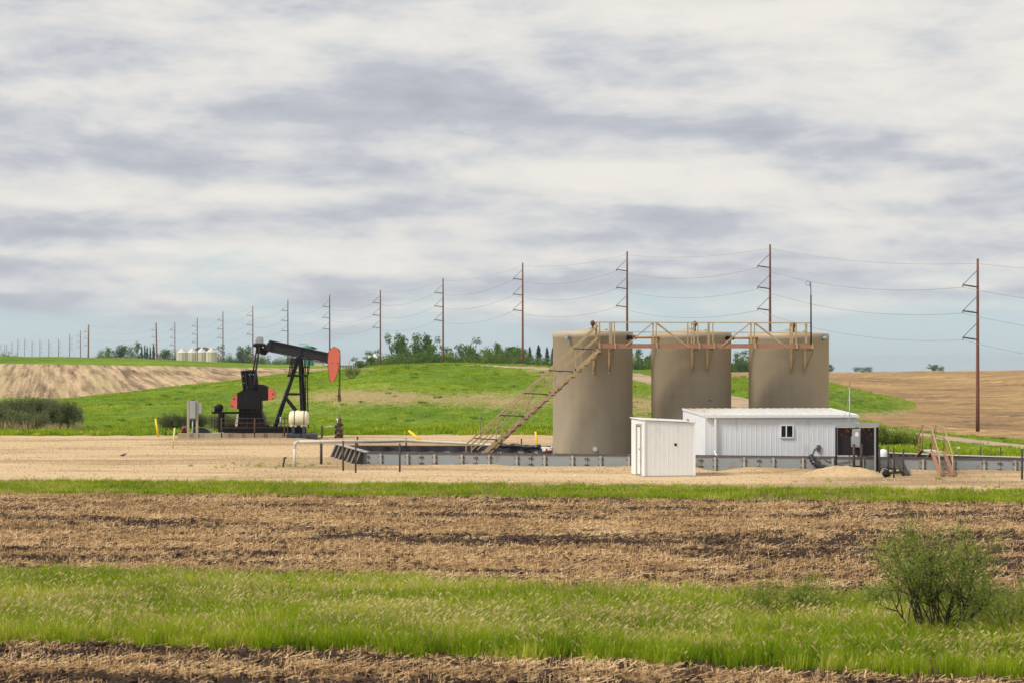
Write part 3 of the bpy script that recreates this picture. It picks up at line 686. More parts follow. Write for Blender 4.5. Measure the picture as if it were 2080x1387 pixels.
# ================================================================== containment wall
def wall_run(root, p0, p1, height, seg, ribmat, first=0):
    """bolted steel panels with ribs and a rim, between two ground points"""
    p0 = Vector(p0); p1 = Vector(p1); L = (p1-p0).length; d = (p1-p0)/L; nrm = Vector((d.y, -d.x, 0))
    if nrm.y > 0: nrm = -nrm
    n = max(1, round(L/seg)); s = L/n; up = Vector((0, 0, 1))
    for i in range(n):
        a = p0+d*(s*i+.006); b = p0+d*(s*(i+1)-.006)
        m = MB(); zb, zt = Vector((0, 0, -.35)), Vector((0, 0, height-.03)); t = nrm*.012
        m.add([a+zb-t, b+zb-t, b+zt-t, a+zt-t, a+zb+t, b+zb+t, b+zt+t, a+zt+t], [(0,3,2,1),(4,5,6,7),(0,1,5,4),(1,2,6,5),(2,3,7,6),(3,0,4,7)])
        m.build('panel', M['wallsteel'], root)
        for f in (.25, .75):
            c = p0+d*(s*(i+f)); m = MB()
            m.beam(c+nrm*.06+up*-.2, c+nrm*.06+up*(height-.05), .07, .09, d)
            m.build('rib', ribmat, root)
            for z in (.17, .42):
                m = MB(); q = c+nrm*.03+up*z; m.beam(q-d*.11, q+d*.11, .05, .035); m.build('bracket', M['rust'], root)
        c = p0+d*(s*i); m = MB(); m.beam(c+nrm*.025-up*.1, c+nrm*.025+up*(height-.05), .035, .02, d); m.build('seam_strip', ribmat, root)
        for z in (.17, .42):
            m = MB(); q = c+nrm*.04+up*z; m.beam(q-d*.09, q+d*.09, .06, .04); m.build('bracket', M['rust'], root)
    m = MB(); m.beam(p0+up*height, p1+up*height, .12, .05); m.build('rim', M['rustrail'], root)
a0 = CW[0]; a1 = Vector((21.5, wall_y(21.5), 0))
wl = W(687, HY, 101.5); wl.z = 0
root = empty('containment_wall', (a0.x, a0.y, 0), 'low grey steel containment wall with rusty rim running in front of the tanks and sheds', 'wall')
wall_run(root, a0, a1, .60, 2.32, M['rib'])
# receding left end wall, seen on its braced outer side
p0, p1 = Vector((wl.x, wl.y, 0)), Vector((a0.x, a0.y, 0)); n = 7
dl = (p1-p0); L = dl.length; dl /= L; nl = Vector((dl.y, -dl.x, 0)); nl = nl if nl.x < 0 else -nl
for i in range(n):
    a = p0+dl*(L*i/n+.01); b = p0+dl*(L*(i+1)/n-.01); m = MB(); z0, z1 = Vector((0, 0, -.3)), Vector((0, 0, .56)); t = nl*.012
    m.add([a+z0-t, b+z0-t, b+z1-t, a+z1-t, a+z0+t, b+z0+t, b+z1+t, a+z1+t], [(0,3,2,1),(4,5,6,7),(0,1,5,4),(1,2,6,5),(2,3,7,6),(3,0,4,7)])
    m.build('panel', M['hardware'], root)
    m = MB(); c = p0+dl*(L*(i+.1)/n)
    m.prism([c+nl*.03+Vector((0, 0, .56)), c+nl*.12+Vector((0, 0, .56)), c+nl*.36+Vector((0, 0, -.02)), c+nl*.03+Vector((0, 0, -.02))], dl*.05); bo = m.build('brace', M['darkpost'], root)
    m = MB(); m.beam(c+nl*.12+Vector((0, 0, .56)), c+nl*.38+Vector((0, 0, -.02)), .10, .03, dl); m.build('brace_edge', M['rib'], bo)
m = MB(); m.beam(p0+Vector((0, 0, .60)), p1+Vector((0, 0, .60)), .26, .035); m.build('rim', M['rib'], root)
back = [(687, 101.5), (940, 101.2), (1125, 101), (1700, 101), (1775, 97), (1806, 93.2), (1925, 90.8), (2080, 88.6), (2200, 87)]
bp = [Vector(((px-CX)/F*D, D, 0)) for px, D in back]
for i in range(len(bp)-1):
    L = (bp[i+1]-bp[i]).length; n = max(1, round(L/2.3)); d = (bp[i+1]-bp[i])/L
    for j in range(n):
        a = bp[i]+d*(L*j/n+.005); b = bp[i]+d*(L*(j+1)/n-.005); m = MB(); z0, z1 = Vector((0, 0, -.3)), Vector((0, 0, .50)); t = Vector((-d.y, d.x, 0))*.012
        m.add([a+z0-t, b+z0-t, b+z1-t, a+z1-t, a+z0+t, b+z0+t, b+z1+t, a+z1+t], [(0,3,2,1),(4,5,6,7),(0,1,5,4),(1,2,6,5),(2,3,7,6),(3,0,4,7)])
        m.build('panel', M['wallsteel'], root)
    m = MB(); m.beam(bp[i]+Vector((0, 0, .52)), bp[i+1]+Vector((0, 0, .52)), .10, .04); m.build('rim', M['rustrail'] if i < 4 else M['pipe'], root)
# black liner draped over the inner faces and the floor
vs = []; fs = []
inner = [bp[0]+Vector((.15, -.2, 0))]
path = [Vector((a0.x+.12, a0.y+.3, 0)), bp[0]+Vector((.2, -.15, 0))] + [p+Vector((0, -.15, 0)) for p in bp[1:]]
pp = []
for i in range(len(path)-1):
    L = (path[i+1]-path[i]).length; n = int(L/.12)
    for j in range(n): pp.append(path[i].lerp(path[i+1], j/n))
for i, p in enumerate(pp):
    w_ = .10*math.sin(i*.9)+.08*math.sin(i*.37+1)+.05*random.random(); top = .47+.05*fbm(np.array([i*.05]), np.array([0.]), 3)[0]
    ctr = (Vector((5, 92, 0))-p); ctr.z = 0; ctr.normalize()
    vs += [p+Vector((0, 0, top)), p+ctr*(.05+w_*.4)+Vector((0, 0, .28)), p+ctr*(.22+w_)+Vector((0, 0, .05))]
for i in range(len(pp)-1):
    for k_ in range(2): fs.append((3*i+k_, 3*i+3+k_, 3*i+4+k_, 3*i+1+k_))
m = MB(); m.add(vs, fs); m.build('liner', M['liner'], root)
m = MB(); fl = [a0+Vector((.1, .1, .05))]+[p+Vector((0, -.05, .05)) for p in bp[:-1]]+[Vector((bp[-2].x, wall_y(bp[-2].x)+.06, .05))]
m.add(fl, [tuple(range(len(fl)))]); m.build('floor_liner', M['liner'], root)

# ================================================================== tanks
TD = 97.0; TR = 81/F*TD
def tank(pxc, rimpy, label):
    c = Vector(((pxc-CX)/F*TD, TD, 0)); top = H+(HY-rimpy)/F*TD
    r = empty('storage_tank', c, label, 'tank', 'three tan storage tanks')
    m = MB(); m.lathe(c, [(TR, .06), (TR, top-.28), (TR+.012, top-.27), (TR+.012, top-.02), (TR-.02, top)], 72); m.build('shell', M['tank'], r)
    m = MB(); m.lathe(c, [(TR-.02, top), (TR*.6, top+.065), (.25, top+.13), (0, top+.135)], 48); m.build('roof', M['tank'], r)
    m = MB(); m.lathe(c+Vector((-.15, -.1, top+.10)), [(.0, .12), (.25, .10), (.27, .03), (.27, -.05)], 20); m.build('hatch', M['rib'], r)
    m = MB(); m.tube(c+Vector((.55, -.9, top+.05)), c+Vector((.55, -.9, top+.13)), .07, n=10); m.build('roof_nozzle', M['rib'], r)
    m = MB(); v = c+Vector((-.05 if pxc < 1300 else .05, -TR*.75, top)); m.tube(v, v+Vector((0, 0, .28)), .045, n=8); m.ball(v+Vector((0, 0, .36)), .11, 10, (1, 1, 1.2)); m.build('vent', M['rust'], r)
    m = MB(); m.tube(c+Vector((-.95, -.35, top)), c+Vector((-.95, -.35, top+.1)), .05, n=8); m.build('roof_nozzle', M['rib'], r)
    return r, c, top
T = [tank(1204, 674.5, 'leftmost of the three tan tanks, with the staircase rising across it'),
     tank(1404, 675.5, 'middle tan tank between its two neighbours, behind the end of the long white shed'),
     tank(1602, 678, 'rightmost of the three tan tanks, under the thin antenna')]
def nozzle(root, px, py, r=.07, matn='steel', ln=.22):
    x = (px-CX)/F*(TD-TR*.8); c = origin(root); dx = x-c.x; yy = c.y-math.sqrt(max(TR*TR-dx*dx, .01)); z = H+(HY-py)/F*yy
    nrm = Vector((dx, yy-c.y, 0)).normalized(); p = Vector((x, yy, z))
    m = MB(); m.tube(p-nrm*.03, p+nrm*.03, r*1.7, n=14); m.tube(p, p+nrm*ln, r, n=12); m.tube(p+nrm*ln, p+nrm*(ln+.05), r*1.35, n=12); m.build('nozzle', M[matn], root)
nozzle(T[0][0], 1157, 684.5); nozzle(T[2][0], 1672, 687); nozzle(T[0][0], 1208, 912, .06, 'trim', .12); nozzle(T[1][0], 1441, 813, .015, 'hole', .01)
def crosspipe(pa, pb, py, label):
    D = TD-TR*.55; a = W(pa, py, D); b = W(pb, py, D); d = (b-a).normalized()
    r = empty('connecting_pipe', (a+b)/2, label, 'pipe', 'ochre pipes joining neighbouring tanks')
    m = MB(); m.tube(a+d*.3, b-d*.3, .052, n=10); m.build('pipe', M['ochre'], r)
    for e, s in ((a, 1), (b, -1)):
        m = MB(); m.tube(e, e+d*s*.22, .085, n=12); m.tube(e, e+d*s*.04, .13, n=12); m.build('flange', M['hole'], r)
        m = MB(); m.tube(e+d*s*.22, e+d*s*.42, .075, n=12); m.tube(e+d*s*.26, e+d*s*.30, .11, n=12); m.tube(e+d*s*.36, e+d*s*.40, .10, n=12)
        m.tube(e+d*s*.3, e+d*s*.3+Vector((0, 0, .14)), .02, n=6); m.build('coupling', M['red'], r)
crosspipe(1274, 1364, 685.5, 'ochre pipe with red couplings joining the left and middle tanks')
crosspipe(1472, 1562, 686.5, 'ochre pipe with red couplings joining the middle and right tanks')

# ================================================================== catwalk
PD = 93.6; PD2 = 94.6
def pl(px, py, D=PD): return W(px, py, D)
r = empty('catwalk', pl(1430, 707), 'tan catwalk with rusty deck and railings spanning the fronts of the three tanks', 'walkway')
def member(root, name, a, b, w, h, m_, up=(0, 1, 0)):
    m = MB(); m.beam(a, b, w, h, up); return m.build(name, M[m_], root)
xs = [1215, 1282, 1332, 1398, 1470, 1529, 1597, 1649]
for i in range(len(xs)-1):
    m = MB(); a, b = pl(xs[i]+.15, 702.6), pl(xs[i+1]-.15, 702.6); m.beam(a, b, .05, .195, (0, 0, 1)); m.build('deck_beam', M['deck'], r)
    a, b = pl(xs[i]+.15, 699.4, PD+.03), pl(xs[i+1]-.15, 699.4, PD+.03); m = MB(); m.add([a, b, b+Vector((0, 1.0, 0)), a+Vector((0, 1.0, 0)), a+Vector((0, 0, -.04)), b+Vector((0, 0, -.04)), b+Vector((0, 1, -.04)), a+Vector((0, 1, -.04))], [(0,1,2,3),(7,6,5,4),(0,4,5,1),(1,5,6,2),(2,6,7,3),(3,7,4,0)]); m.build('deck_plate', M['deck'], r)
    a, b = pl(xs[i]+.15, 703, PD+1.08), pl(xs[i+1]-.15, 703, PD+1.08); m = MB(); m.beam(a, b, .05, .16, (0, 0, 1)); m.build('deck_beam', M['deck'], r)
for side, D in ((0, PD), (1, PD2+.05)):
    member(r, 'top_rail', pl(1211, 654.8-side*.0, D), pl(1647, 656.3, D), .045, .045, 'tan')
    member(r, 'mid_rail', pl(1215, 674.5, D), pl(1647, 676, D), .03, .03, 'tan')
posts = [(1211, 4.5, 654), (1218, 2.6, 655), (1238.5, 2.4, 655), (1242, 3.2, 655), (1248, 2.2, 655), (1397, 2.4, 655), (1404.5, 1.8, 655), (1409.5, 3.2, 655), (1417.5, 2.2, 655), (1439.5, 4.4, 655), (1448, 2.2, 655), (1605.5, 3.6, 656), (1609.5, 2, 656), (1617, 3.2, 656), (1637.5, 4.4, 656), (1648, 2, 656),
         (1326.5, 2.6, 656), (1333, 2, 656), (1525.5, 2.8, 656), (1532.5, 2.2, 656)]
for i, (px, w_, ty) in enumerate(posts):
    D = PD if i % 2 == 0 else PD2; w = w_/F*D*1.0
    member(r, 'post', pl(px, ty+.5, D), pl(px, 699 if D == PD else 700, D), w, .05, 'tan')
for (ax, ay, bx, by) in ((1326, 656, 1272, 702), (1334, 656, 1400, 706), (1525, 656, 1467, 702), (1534, 656, 1599, 706)):
    member(r, 'diagonal', pl(ax, ay, PD-.04), pl(bx, by, PD-.04), .05, .04, 'tan')
    member(r, 'diagonal', pl(ax-1.5, ay+1, PD2+.09), pl(bx+(4 if bx < ax else -7), by-4, PD2+.09), .04, .035, 'tan')
for px in (1217, 1249, 1333.5, 1420, 1450, 1533.5, 1618, 1649):
    m = MB(); m.beam(pl(px, 696, PD-.06), pl(px+1.5, 707.5, PD-.06), .07, .07, (0, 1, 0)); m.build('clip', M['tan'], r)
for c, brs in ((T[0][1], (1206, 1237)), (T[1][1], (1406, 1437)), (T[2][1], (1607, 1635.5))):
    for k_, px in enumerate(brs):
        x = (px-CX)/F*(PD+1.6); yy = c.y-math.sqrt(max(TR*TR-(x-c.x)**2, .1))-.05
        zt = H+(HY-708.5)/F*PD; zb = H+(HY-758)/F*PD
        m = MB(); m.beam((x, yy, zt), (x, yy, zb), .075, .06, (0, 1, 0)); m.beam((x, yy+.045, zb-.06), (x, yy+.045, zt), .11, .015, (0, 1, 0)); m.build('bracket_upright', M['tan'], r)
        m = MB(); m.beam((x, yy-.02, zb+.1), (x+.15, PD+.02, zt), .05, .05, (1, 0, 0)); m.build('bracket_strut', M['tan'], r)
        m = MB(); m.beam((x, yy-.02, zt-.03), (x+.15, PD+.03, zt-.03), .06, .05, (1, 0, 0)); m.build('bracket_arm', M['tan'], r)

# antenna at the right end of the catwalk
r = empty('antenna', pl(1647.5, 656, PD-.08), 'thin dark antenna standing at the right end of the catwalk railing', 'antenna')
m = MB(); m.tube(pl(1647.5, 700, PD-.08), pl(1647.2, 600, PD-.08), .035, .03, 8); m.tube(pl(1647.2, 600, PD-.08), pl(1646.8, 573, PD-.08), .020, .016, 6); m.build('mast', M['hole'], r)
m = MB(); c = pl(1641, 576, PD-.08)
m.sweep([c+Vector((.09*math.cos(t/9*6.283), 0, .09*math.sin(t/9*6.283))) for t in range(10)], .010, 5); m.tube(pl(1643, 578, PD-.08), pl(1647.2, 584, PD-.08), .012, n=5); m.build('loop', M['hardware'], r)

# ================================================================== staircase
def S(px, py, D=PD): return W(px, py, D)
r = empty('staircase', S(975, 917, 94), 'long tan steel staircase climbing from the containment floor to the catwalk', 'staircase')
SF, SB = 93.5, 94.4      # near and far stringer distances
k1 = (207)/(235.)         # rise per run in the photograph
def line(x, x0, y0, x1, y1): return y0+(y1-y0)*(x-x0)/(x1-x0)
for D, o_ in ((SF, 0), (SB, 11)):
    member(r, 'stringer', S(958+o_, line(958, 985, 917, 1216, 711), D), S(1216+o_*.3, 711, D), .04, .15, 'tan', (0, 0, 1))
    member(r, 'handrail', S(947+o_, 902, D), S(1212+o_*.3, 662, D), .075, .07, 'tan', (0, 0, 1))
    member(r, 'knee_rail', S(958+o_, 913, D), S(1212+o_*.3, 686, D), .055, .05, 'tan', (0, 0, 1))
    member(r, 'newel', S(947+o_, 901, D), S(946+o_, 940, D), .05, .05, 'tan')
    for px in (999, 1054, 1108, 1160):
        yr = line(px+9, 947, 902, 1212, 662); ys = line(px+9, 985, 917, 1216, 711)
        member(r, 'baluster', S(px+9+o_, yr+o_*.0, D), S(px+9+o_, ys, D), .045, .04, 'tan')
for px, dx in ((963, 46), (1015, 49), (1064, 49), (1115, 49), (1164, 46)):
    yy = line(px, 947, 902, 1212, 662)
    member(r, 'brace', S(px, yy+2, SF-.03), S(px+dx, yy+4.5, SF-.03), .045, .035, 'darkpost')
n = 19
for i in range(n):
    px = 968+(1212-968)*i/(n-1); py = line(px, 985, 917, 1216, 711)+2.5
    a = S(px-3.2, py, SF+.03); b = S(px+3.8, py, SF+.03); m = MB(); w_ = Vector((.17, SB-SF-.06, 0)); h_ = Vector((0, 0, -.04))
    m.add([a, b, b+w_, a+w_, a+h_, b+h_, b+w_+h_, a+w_+h_], [(0,1,2,3),(7,6,5,4),(0,4,5,1),(1,5,6,2),(2,6,7,3),(3,7,4,0)]); m.build('tread', M['treadrust'], r)
for (a, b) in ((955, 1010), (1012, 1058), (1066, 1106), (1112, 1156)):
    member(r, 'lower_brace', S(a+18, line(a+18, 985, 917, 1216, 711)+10, SF+.4), S(b, line(b, 985, 917, 1216, 711)+7, SF+.4), .04, .05, 'deck', (0, 0, 1))

# ================================================================== small white shed
def shed_box(name, A, ang, wdt, dep, zf, zb, root, ribs=.24, pname='wall', cut=None):
    pass
A = Vector(((1309-CX)/F*82.9, 82.9, 0)); ang = R(11.8)
ex = Vector((math.cos(ang), math.sin(ang), 0)); ey = Vector((-math.sin(ang), math.cos(ang), 0)); ez = Vector((0, 0, 1))
def ribbed(name, root, o, d, L, z0, z1a, z1b, nrm, step, m_, rib=.045, depth=.018, skip=None):
    """sheet-metal wall: a flat sheet with raised ribs, pressed along its length"""
    m = MB(); n = max(1, round(L/step)); xs_ = []
    for i in range(n): s_ = L*i/n; xs_ += [(s_, 0), (s_+rib*.35, depth), (s_+rib, depth), (s_+rib*1.35, 0)]
    xs_.append((L, 0)); vs = []; fs = []
    for (s_, h_) in xs_:
        zt = z1a+(z1b-z1a)*s_/L; vs += [o+d*s_+nrm*h_+ez*z0, o+d*s_+nrm*h_+ez*zt]
    for i in range(len(xs_)-1): fs.append((2*i, 2*i+2, 2*i+3, 2*i+1))
    m.add(vs, fs); return m.build(name, M[m_], root)
r = empty('small_shed', A, 'small white metal shed with a round hole, in front of the containment wall', 'shed')
wS, dS = 2.0, 1.94; zl, zr_, zbk = 2.17, 2.07, 2.19
ribbed('front_wall', r, A, ex, wS, .03, zl-.02, zr_-.02, -ey, .19, 'white', .03, .004)
ribbed('back_wall', r, A+ey*dS, ex, wS, .03, zbk, zr_+.02, ey, .19, 'white', .03, .004)
ribbed('right_wall', r, A+ex*wS, ey, dS, .03, zr_-.02, zr_, ex, .19, 'white', .03, .004)
# left wall with a doorway: pieces on both sides and above
dA, dB, dz = .42, 1.12, 1.98
ribbed('left_wall', r, A, ey, dA, .03, zl-.02, zl-.02, -ex, .2, 'white', .03, .004)
ribbed('left_wall', r, A+ey*dB, ey, dS-dB, .03, zl, zbk, -ex, .2, 'white', .03, .004)
m = MB(); m.add([A+ey*dA+ez*dz, A+ey*dB+ez*dz, A+ey*dB+ez*zl, A+ey*dA+ez*zl], [(0,1,2,3)]); m.build('door_header', M['white'], r)
d_ = MB(); o_ = A+ey*(dA+.07)-ex*.0
d_.add([o_+ez*.08, o_+ey*(dB-dA-.14)+ez*.08, o_+ey*(dB-dA-.14)+ez*(dz-.07), o_+ez*(dz-.07)], [(0,1,2,3)]); dr = d_.build('door', M['white'], r)
m = MB(); q = o_-ex*.04+ey*.07+ez*1.05; m.tube(q, q+ex*.05, .03, n=8); m.tube(q-ey*.02, q+ey*.12, .014, n=6); m.build('handle', M['hardware'], dr)
m = MB(); f_ = -ex*.02
for (s0, s1) in ((dA+.0, dA+.07), (dB-.07, dB)):
    m.beam(A+ey*((s0+s1)/2)+f_+ez*.04, A+ey*((s0+s1)/2)+f_+ez*dz, .07, .05, ex)
m.beam(A+ey*dA+f_+ez*dz, A+ey*dB+f_+ez*dz, .05, .07); m.build('door_frame', M['rib'], r)
m = MB(); oh = .05
p = [A-ex*oh-ey*oh+ez*zl, A+ex*(wS+oh)-ey*oh+ez*zr_, A+ex*(wS+oh)+ey*(dS+oh)+ez*(zr_+.03), A-ex*oh+ey*(dS+oh)+ez*(zbk+.02)]
m.add(p+[v+ez*.035 for v in p], [(3,2,1,0),(4,5,6,7),(0,1,5,4),(1,2,6,5),(2,3,7,6),(3,0,4,7)]); m.build('roof', M['trim'], r)
m = MB(); c = A+ex*1.235-ey*.012+ez*1.23; m.tube(c, c-ey*.006, .055, n=20); m.build('vent_hole', M['hole'], r)
for s_ in (0, wS):
    m = MB(); m.beam(A+ex*s_-ey*.012+ez*.03, A+ex*s_-ey*.012+ez*(zl if s_ == 0 else zr_), .05, .05, (0, 1, 0)); m.build('corner_trim', M['white'], r)
m = MB(); m.beam(A-ey*.005+ez*.02, A+ex*wS-ey*.005+ez*.02, .04, .05); m.beam(A+ez*.02, A+ey*dS+ez*.02, .04, .05); m.build('base_sill', M['wood'], r)
m = MB(); q = A+ex*.72+ey*.7+ez*2.15; m.tube(q, q+ez*.22, .009, n=5); m.build('aerial', M['hardware'], r)

# ================================================================== long white shed
A = W(1432, HY, 89.3); A.z = 0; ang = R(6.5)
ex = Vector((math.cos(ang), math.sin(ang), 0)); ey = Vector((-math.sin(R(11)), math.cos(R(11)), 0)); Lw, dp, ze, zk = 6.42, 3.4, 2.20, 2.40
r = empty('long_shed', A, 'long white metal shed with one window, in front of the middle and right tanks', 'shed')
wx0, wx1, wz0, wz1 = 3.18, 3.70, H+(HY-888)/F*89.6, H+(HY-863)/F*89.6
# front wall pieces around the window
ribbed('front_wall', r, A, ex, wx0, .03, ze, ze, -ey, .21, 'white', .035, .006)
ribbed('front_wall', r, A+ex*wx1, ex, Lw-wx1, .03, ze, ze, -ey, .21, 'white', .035, .006)
ribbed('front_wall', r, A+ex*wx0, ex, wx1-wx0, .03, wz0, wz0, -ey, .21, 'white', .035, .006)
ribbed('front_wall', r, A+ex*wx0, ex, wx1-wx0, wz1, ze, ze, -ey, .21, 'white', .035, .006)
ribbed('left_wall', r, A, ey, dp, .03, ze, zk, -ex, .17, 'white', .03, .010)
ribbed('right_wall', r, A+ex*Lw, ey, dp, .03, ze, zk, ex, .17, 'white', .03, .010)
ribbed('back_wall', r, A+ey*dp, ex, Lw, .03, zk, zk, ey, .21, 'white', .035, .006)
nR = 21
m = MB()
for i in range(nR*3):
    pass
st = Lw/nR; pr = []
for i in range(nR): s_ = st*i; pr += [(s_, 0), (s_+.02, .014), (s_+.06, .014), (s_+.08, 0)]
pr.append((Lw, 0)); vs = []; fs = []
for (s_, h_) in pr: vs += [A+ex*s_-ey*.10+ez*(ze+.02+h_), A+ex*s_+ey*(dp+.08)+ez*(zk+.03+h_)]
for i in range(len(pr)-1): fs.append((2*i, 2*i+2, 2*i+3, 2*i+1))
m.add(vs, fs); m.build('roof', M['roof'], r)
m = MB(); m.beam(A-ey*.10-ex*.02+ez*(ze-.03), A+ex*(Lw+.04)-ey*.10+ez*(ze-.03), .10, .11); m.build('gutter', M['trim'], r)
for s_ in (-.01, Lw+.01):
    m = MB(); m.beam(A+ex*s_+ez*(ze), A+ex*s_+ey*dp+ez*(zk), .05, .09); m.build('gable_trim', M['trim'], r)
m = MB(); q = A+ex*.40-ey*.09
m.beam(q+ez*(ze-.08), q+ez*.75, .10, .07, (0, 1, 0)); m.sweep([q+ez*.76, q+ez*.68, q-ey*.06+ex*.03+ez*.58, q-ey*.16+ex*.05+ez*.50], .048, 8); m.build('downspout', M['trim'], r)
wn = MB(); o_ = A-ey*.03; fw = .045
for (a, b, w_) in ((o_+ex*wx0+ez*wz0, o_+ex*wx1+ez*wz0, 0), (o_+ex*wx0+ez*wz1, o_+ex*wx1+ez*wz1, 0), (o_+ex*wx0+ez*wz0, o_+ex*wx0+ez*wz1, 1), (o_+ex*wx1+ez*wz0, o_+ex*wx1+ez*wz1, 1), (o_+ex*(wx0*.55+wx1*.45)+ez*wz0, o_+ex*(wx0*.55+wx1*.45)+ez*wz1, 1)):
    wn.beam(a, b, fw, .05, (0, 1, 0) if w_ else (0, 0, 1))
w = wn.build('window', M['trim'], r)
for (s0, s1) in ((wx0+.02, wx0*.55+wx1*.45-.02), (wx0*.55+wx1*.45+.02, wx1-.02)):
    m = MB(); q = A-ey*.01; m.add([q+ex*s0+ez*(wz0+.02), q+ex*s1+ez*(wz0+.02), q+ex*s1+ez*(wz1-.02), q+ex*s0+ez*(wz1-.02)], [(0,1,2,3)]); m.build('pane', M['glass'], w)
m = MB(); q = A-ex*.07+ey*2.4+ez*1.95; m.ball(q, .06, 8); m.tube(q, q+ex*.07, .03, n=6); m.build('wall_lamp', M['hardware'], r)
# junction box and hose coupling on the front
ob = A+ex*((1667-1432)/F*89.6/1.0)-ey*.03+ez*(H+(HY-910)/F*89.6)
m = MB(); m.beam(ob-ez*.13, ob+ez*.13, .15, .06, (0, 1, 0)); m.build('outlet_box', M['rust'], r)

# corrugated hose from the shed outlet down over the wall
r = empty('hose', ob, 'black hose bending from the long shed over the wall, wrapped in plastic', 'hose')
pts = [W(1667, 910, 89.45), W(1661, 908, 89.0), W(1654, 914, 88.4), W(1650, 925, 87.7), W(1648, 934, 87.0)]
m = MB(); m.sweep(pts, .045, 8); m.build('hose_pipe', M['hardware'], r)
pts = [W(1647, 925, 87.0), W(1650, 934, 86.8), W(1655, 941, 86.6), W(1664, 945, 86.3), W(1674, 948, 86.0), W(1682, 951, 85.8)]
pts2 = []; 
for i in range(len(pts)-1):
    for t in range(4): pts2.append(pts[i].lerp(pts[i+1], t/4))
m = MB(); m.sweep(pts2, [.09+.025*math.sin(i*2.1)+.015*random.random() for i in range(len(pts2))], 9); m.build('plastic_wrap', M['liner'], r)
m = MB(); 
for px in (1653, 1657): m.tube(W(px, 940, 86.6), W(px+1, 955, 86.3), .014, n=5)
m.build('cable_tail', M['hole'], r)
r_c = empty('cable', W(1665, 925, 87), 'thin grey cable looping across the wall face beside the black hose', 'cable')
pts = [W(1664, 915, 89.0), W(1669, 927, 86.95), W(1680, 936, 86.9), W(1700, 940, 86.8), W(1722, 937, 86.7), W(1732, 930, 86.6)]
m = MB(); m.sweep(pts, .016, 6); m.build('cable_run', M['hardware'], r_c)

# ================================================================== rusty panel screen with cabinet
BD = 85.6
def b(px, py, dd=0): return W(px, py, BD+dd)
r = empty('panel_screen', b(1740, 958), 'rust speckled black steel screen with a grey top beam beside the long shed', 'screen')
for (a, c) in ((1701, 1738), (1739, 1780)):
    m = MB(); p_ = [b(a, 868, .12), b(c, 868, .12), b(c, 924, .12), b(a, 924, .12)]; m.prism(p_, (0, .02, 0)); m.build('sheet', M['rustblack'], r)
m = MB(); m.beam(b(1699, 862.5), b(1783.5, 862.5), .16, .165, (0, 0, 1)); m.build('top_beam', M['cabinet'], r)
m = MB(); m.beam(b(1698.5, 867), b(1698.5, 947), .07, .08, (0, 1, 0)); m.build('leg', M['hole'], r)
m = MB(); m.beam(b(1782, 867), b(1782, 961), .085, .09, (0, 1, 0)); m.build('leg', M['hole'], r)
m = MB(); m.beam(b(1777.5, 867, -.07), b(1777.5, 961, -.07), .065, .065, (0, 1, 0)); m.build('conduit', M['cabinet'], r)
m = MB(); m.tube(b(1747.5, 867, -.05), b(1747.5, 900, -.05), .018, n=6); m.build('conduit', M['steel'], r)
r = empty('electrical_cabinet', b(1740, 908, -.1), 'grey electrical cabinet with a white sticker mounted in front of the rusty screen', 'cabinet')
m = MB(); p_ = [b(1732.5, 871, -.2), b(1747.5, 869.5, -.2), b(1747.5, 908, -.2), b(1731, 907, -.2), b(1730.5, 887, -.2), b(1732.5, 886, -.2)]; m.prism(p_, (0, .28, 0)); m.build('housing', M['cabinet'], r, bevel=.008)
m = MB(); p_ = [b(1734, 873, -.215), b(1746.3, 872.5, -.215), b(1746.3, 905, -.215), b(1734, 905, -.215)]; m.prism(p_, (0, .02, 0)); dr = m.build('door', M['cabinet'], r)
m = MB(); p_ = [b(1737, 879, -.222), b(1744, 879, -.222), b(1744, 885.5, -.222), b(1737, 885.5, -.222)]; m.prism(p_, (0, .004, 0))
p_ = [b(1738.5, 876.5, -.222), b(1742.5, 876.5, -.222), b(1742.5, 879, -.222), b(1738.5, 879, -.222)]; m.prism(p_, (0, .004, 0)); m.build('sticker', M['sticker'], dr)
m = MB(); m.beam(b(1741, 908, -.1), b(1741, 924, -.1), .12, .08, (0, 1, 0)); m.build('cable_duct', M['hole'], r)
m = MB(); m.lathe(b(1740, 869.5, -.05), [(.0, .05), (.1, .03), (.12, -.02)], 14); m.build('top_cap', M['hole'], r)
r = empty('whip_antenna', b(1725.5, 860, .3), 'thin tapering whip mast rising behind the rusty screen beside the long shed', 'antenna')
m = MB(); m.tube(b(1725.5, 945, .3), b(1725.8, 785, .3), .028, .022, 7); m.tube(b(1725.8, 785, .3), b(1725.8, 757, .3), .016, .008, 5); m.build('mast', M['steel'], r)
m = MB(); m.tube(b(1725.8, 800, .3), b(1711, 868, .3), .006, n=4); m.build('guy', M['steel'], r)
r = empty('low_stand', W(1742, 952, 84.9), 'low dark brown H shaped steel stand below the grey cabinet', 'stand')
for px in (1734.5, 1749.5):
    m = MB(); m.tube(W(px, 901, 84.9), W(px, 962, 84.9), .055, n=10); m.build('upright', M['darkpost'], r)
m = MB(); m.tube(W(1699, 945.5, 84.95), W(1750, 946.5, 84.95), .035, n=8); m.build('crossbar', M['darkpost'], r)

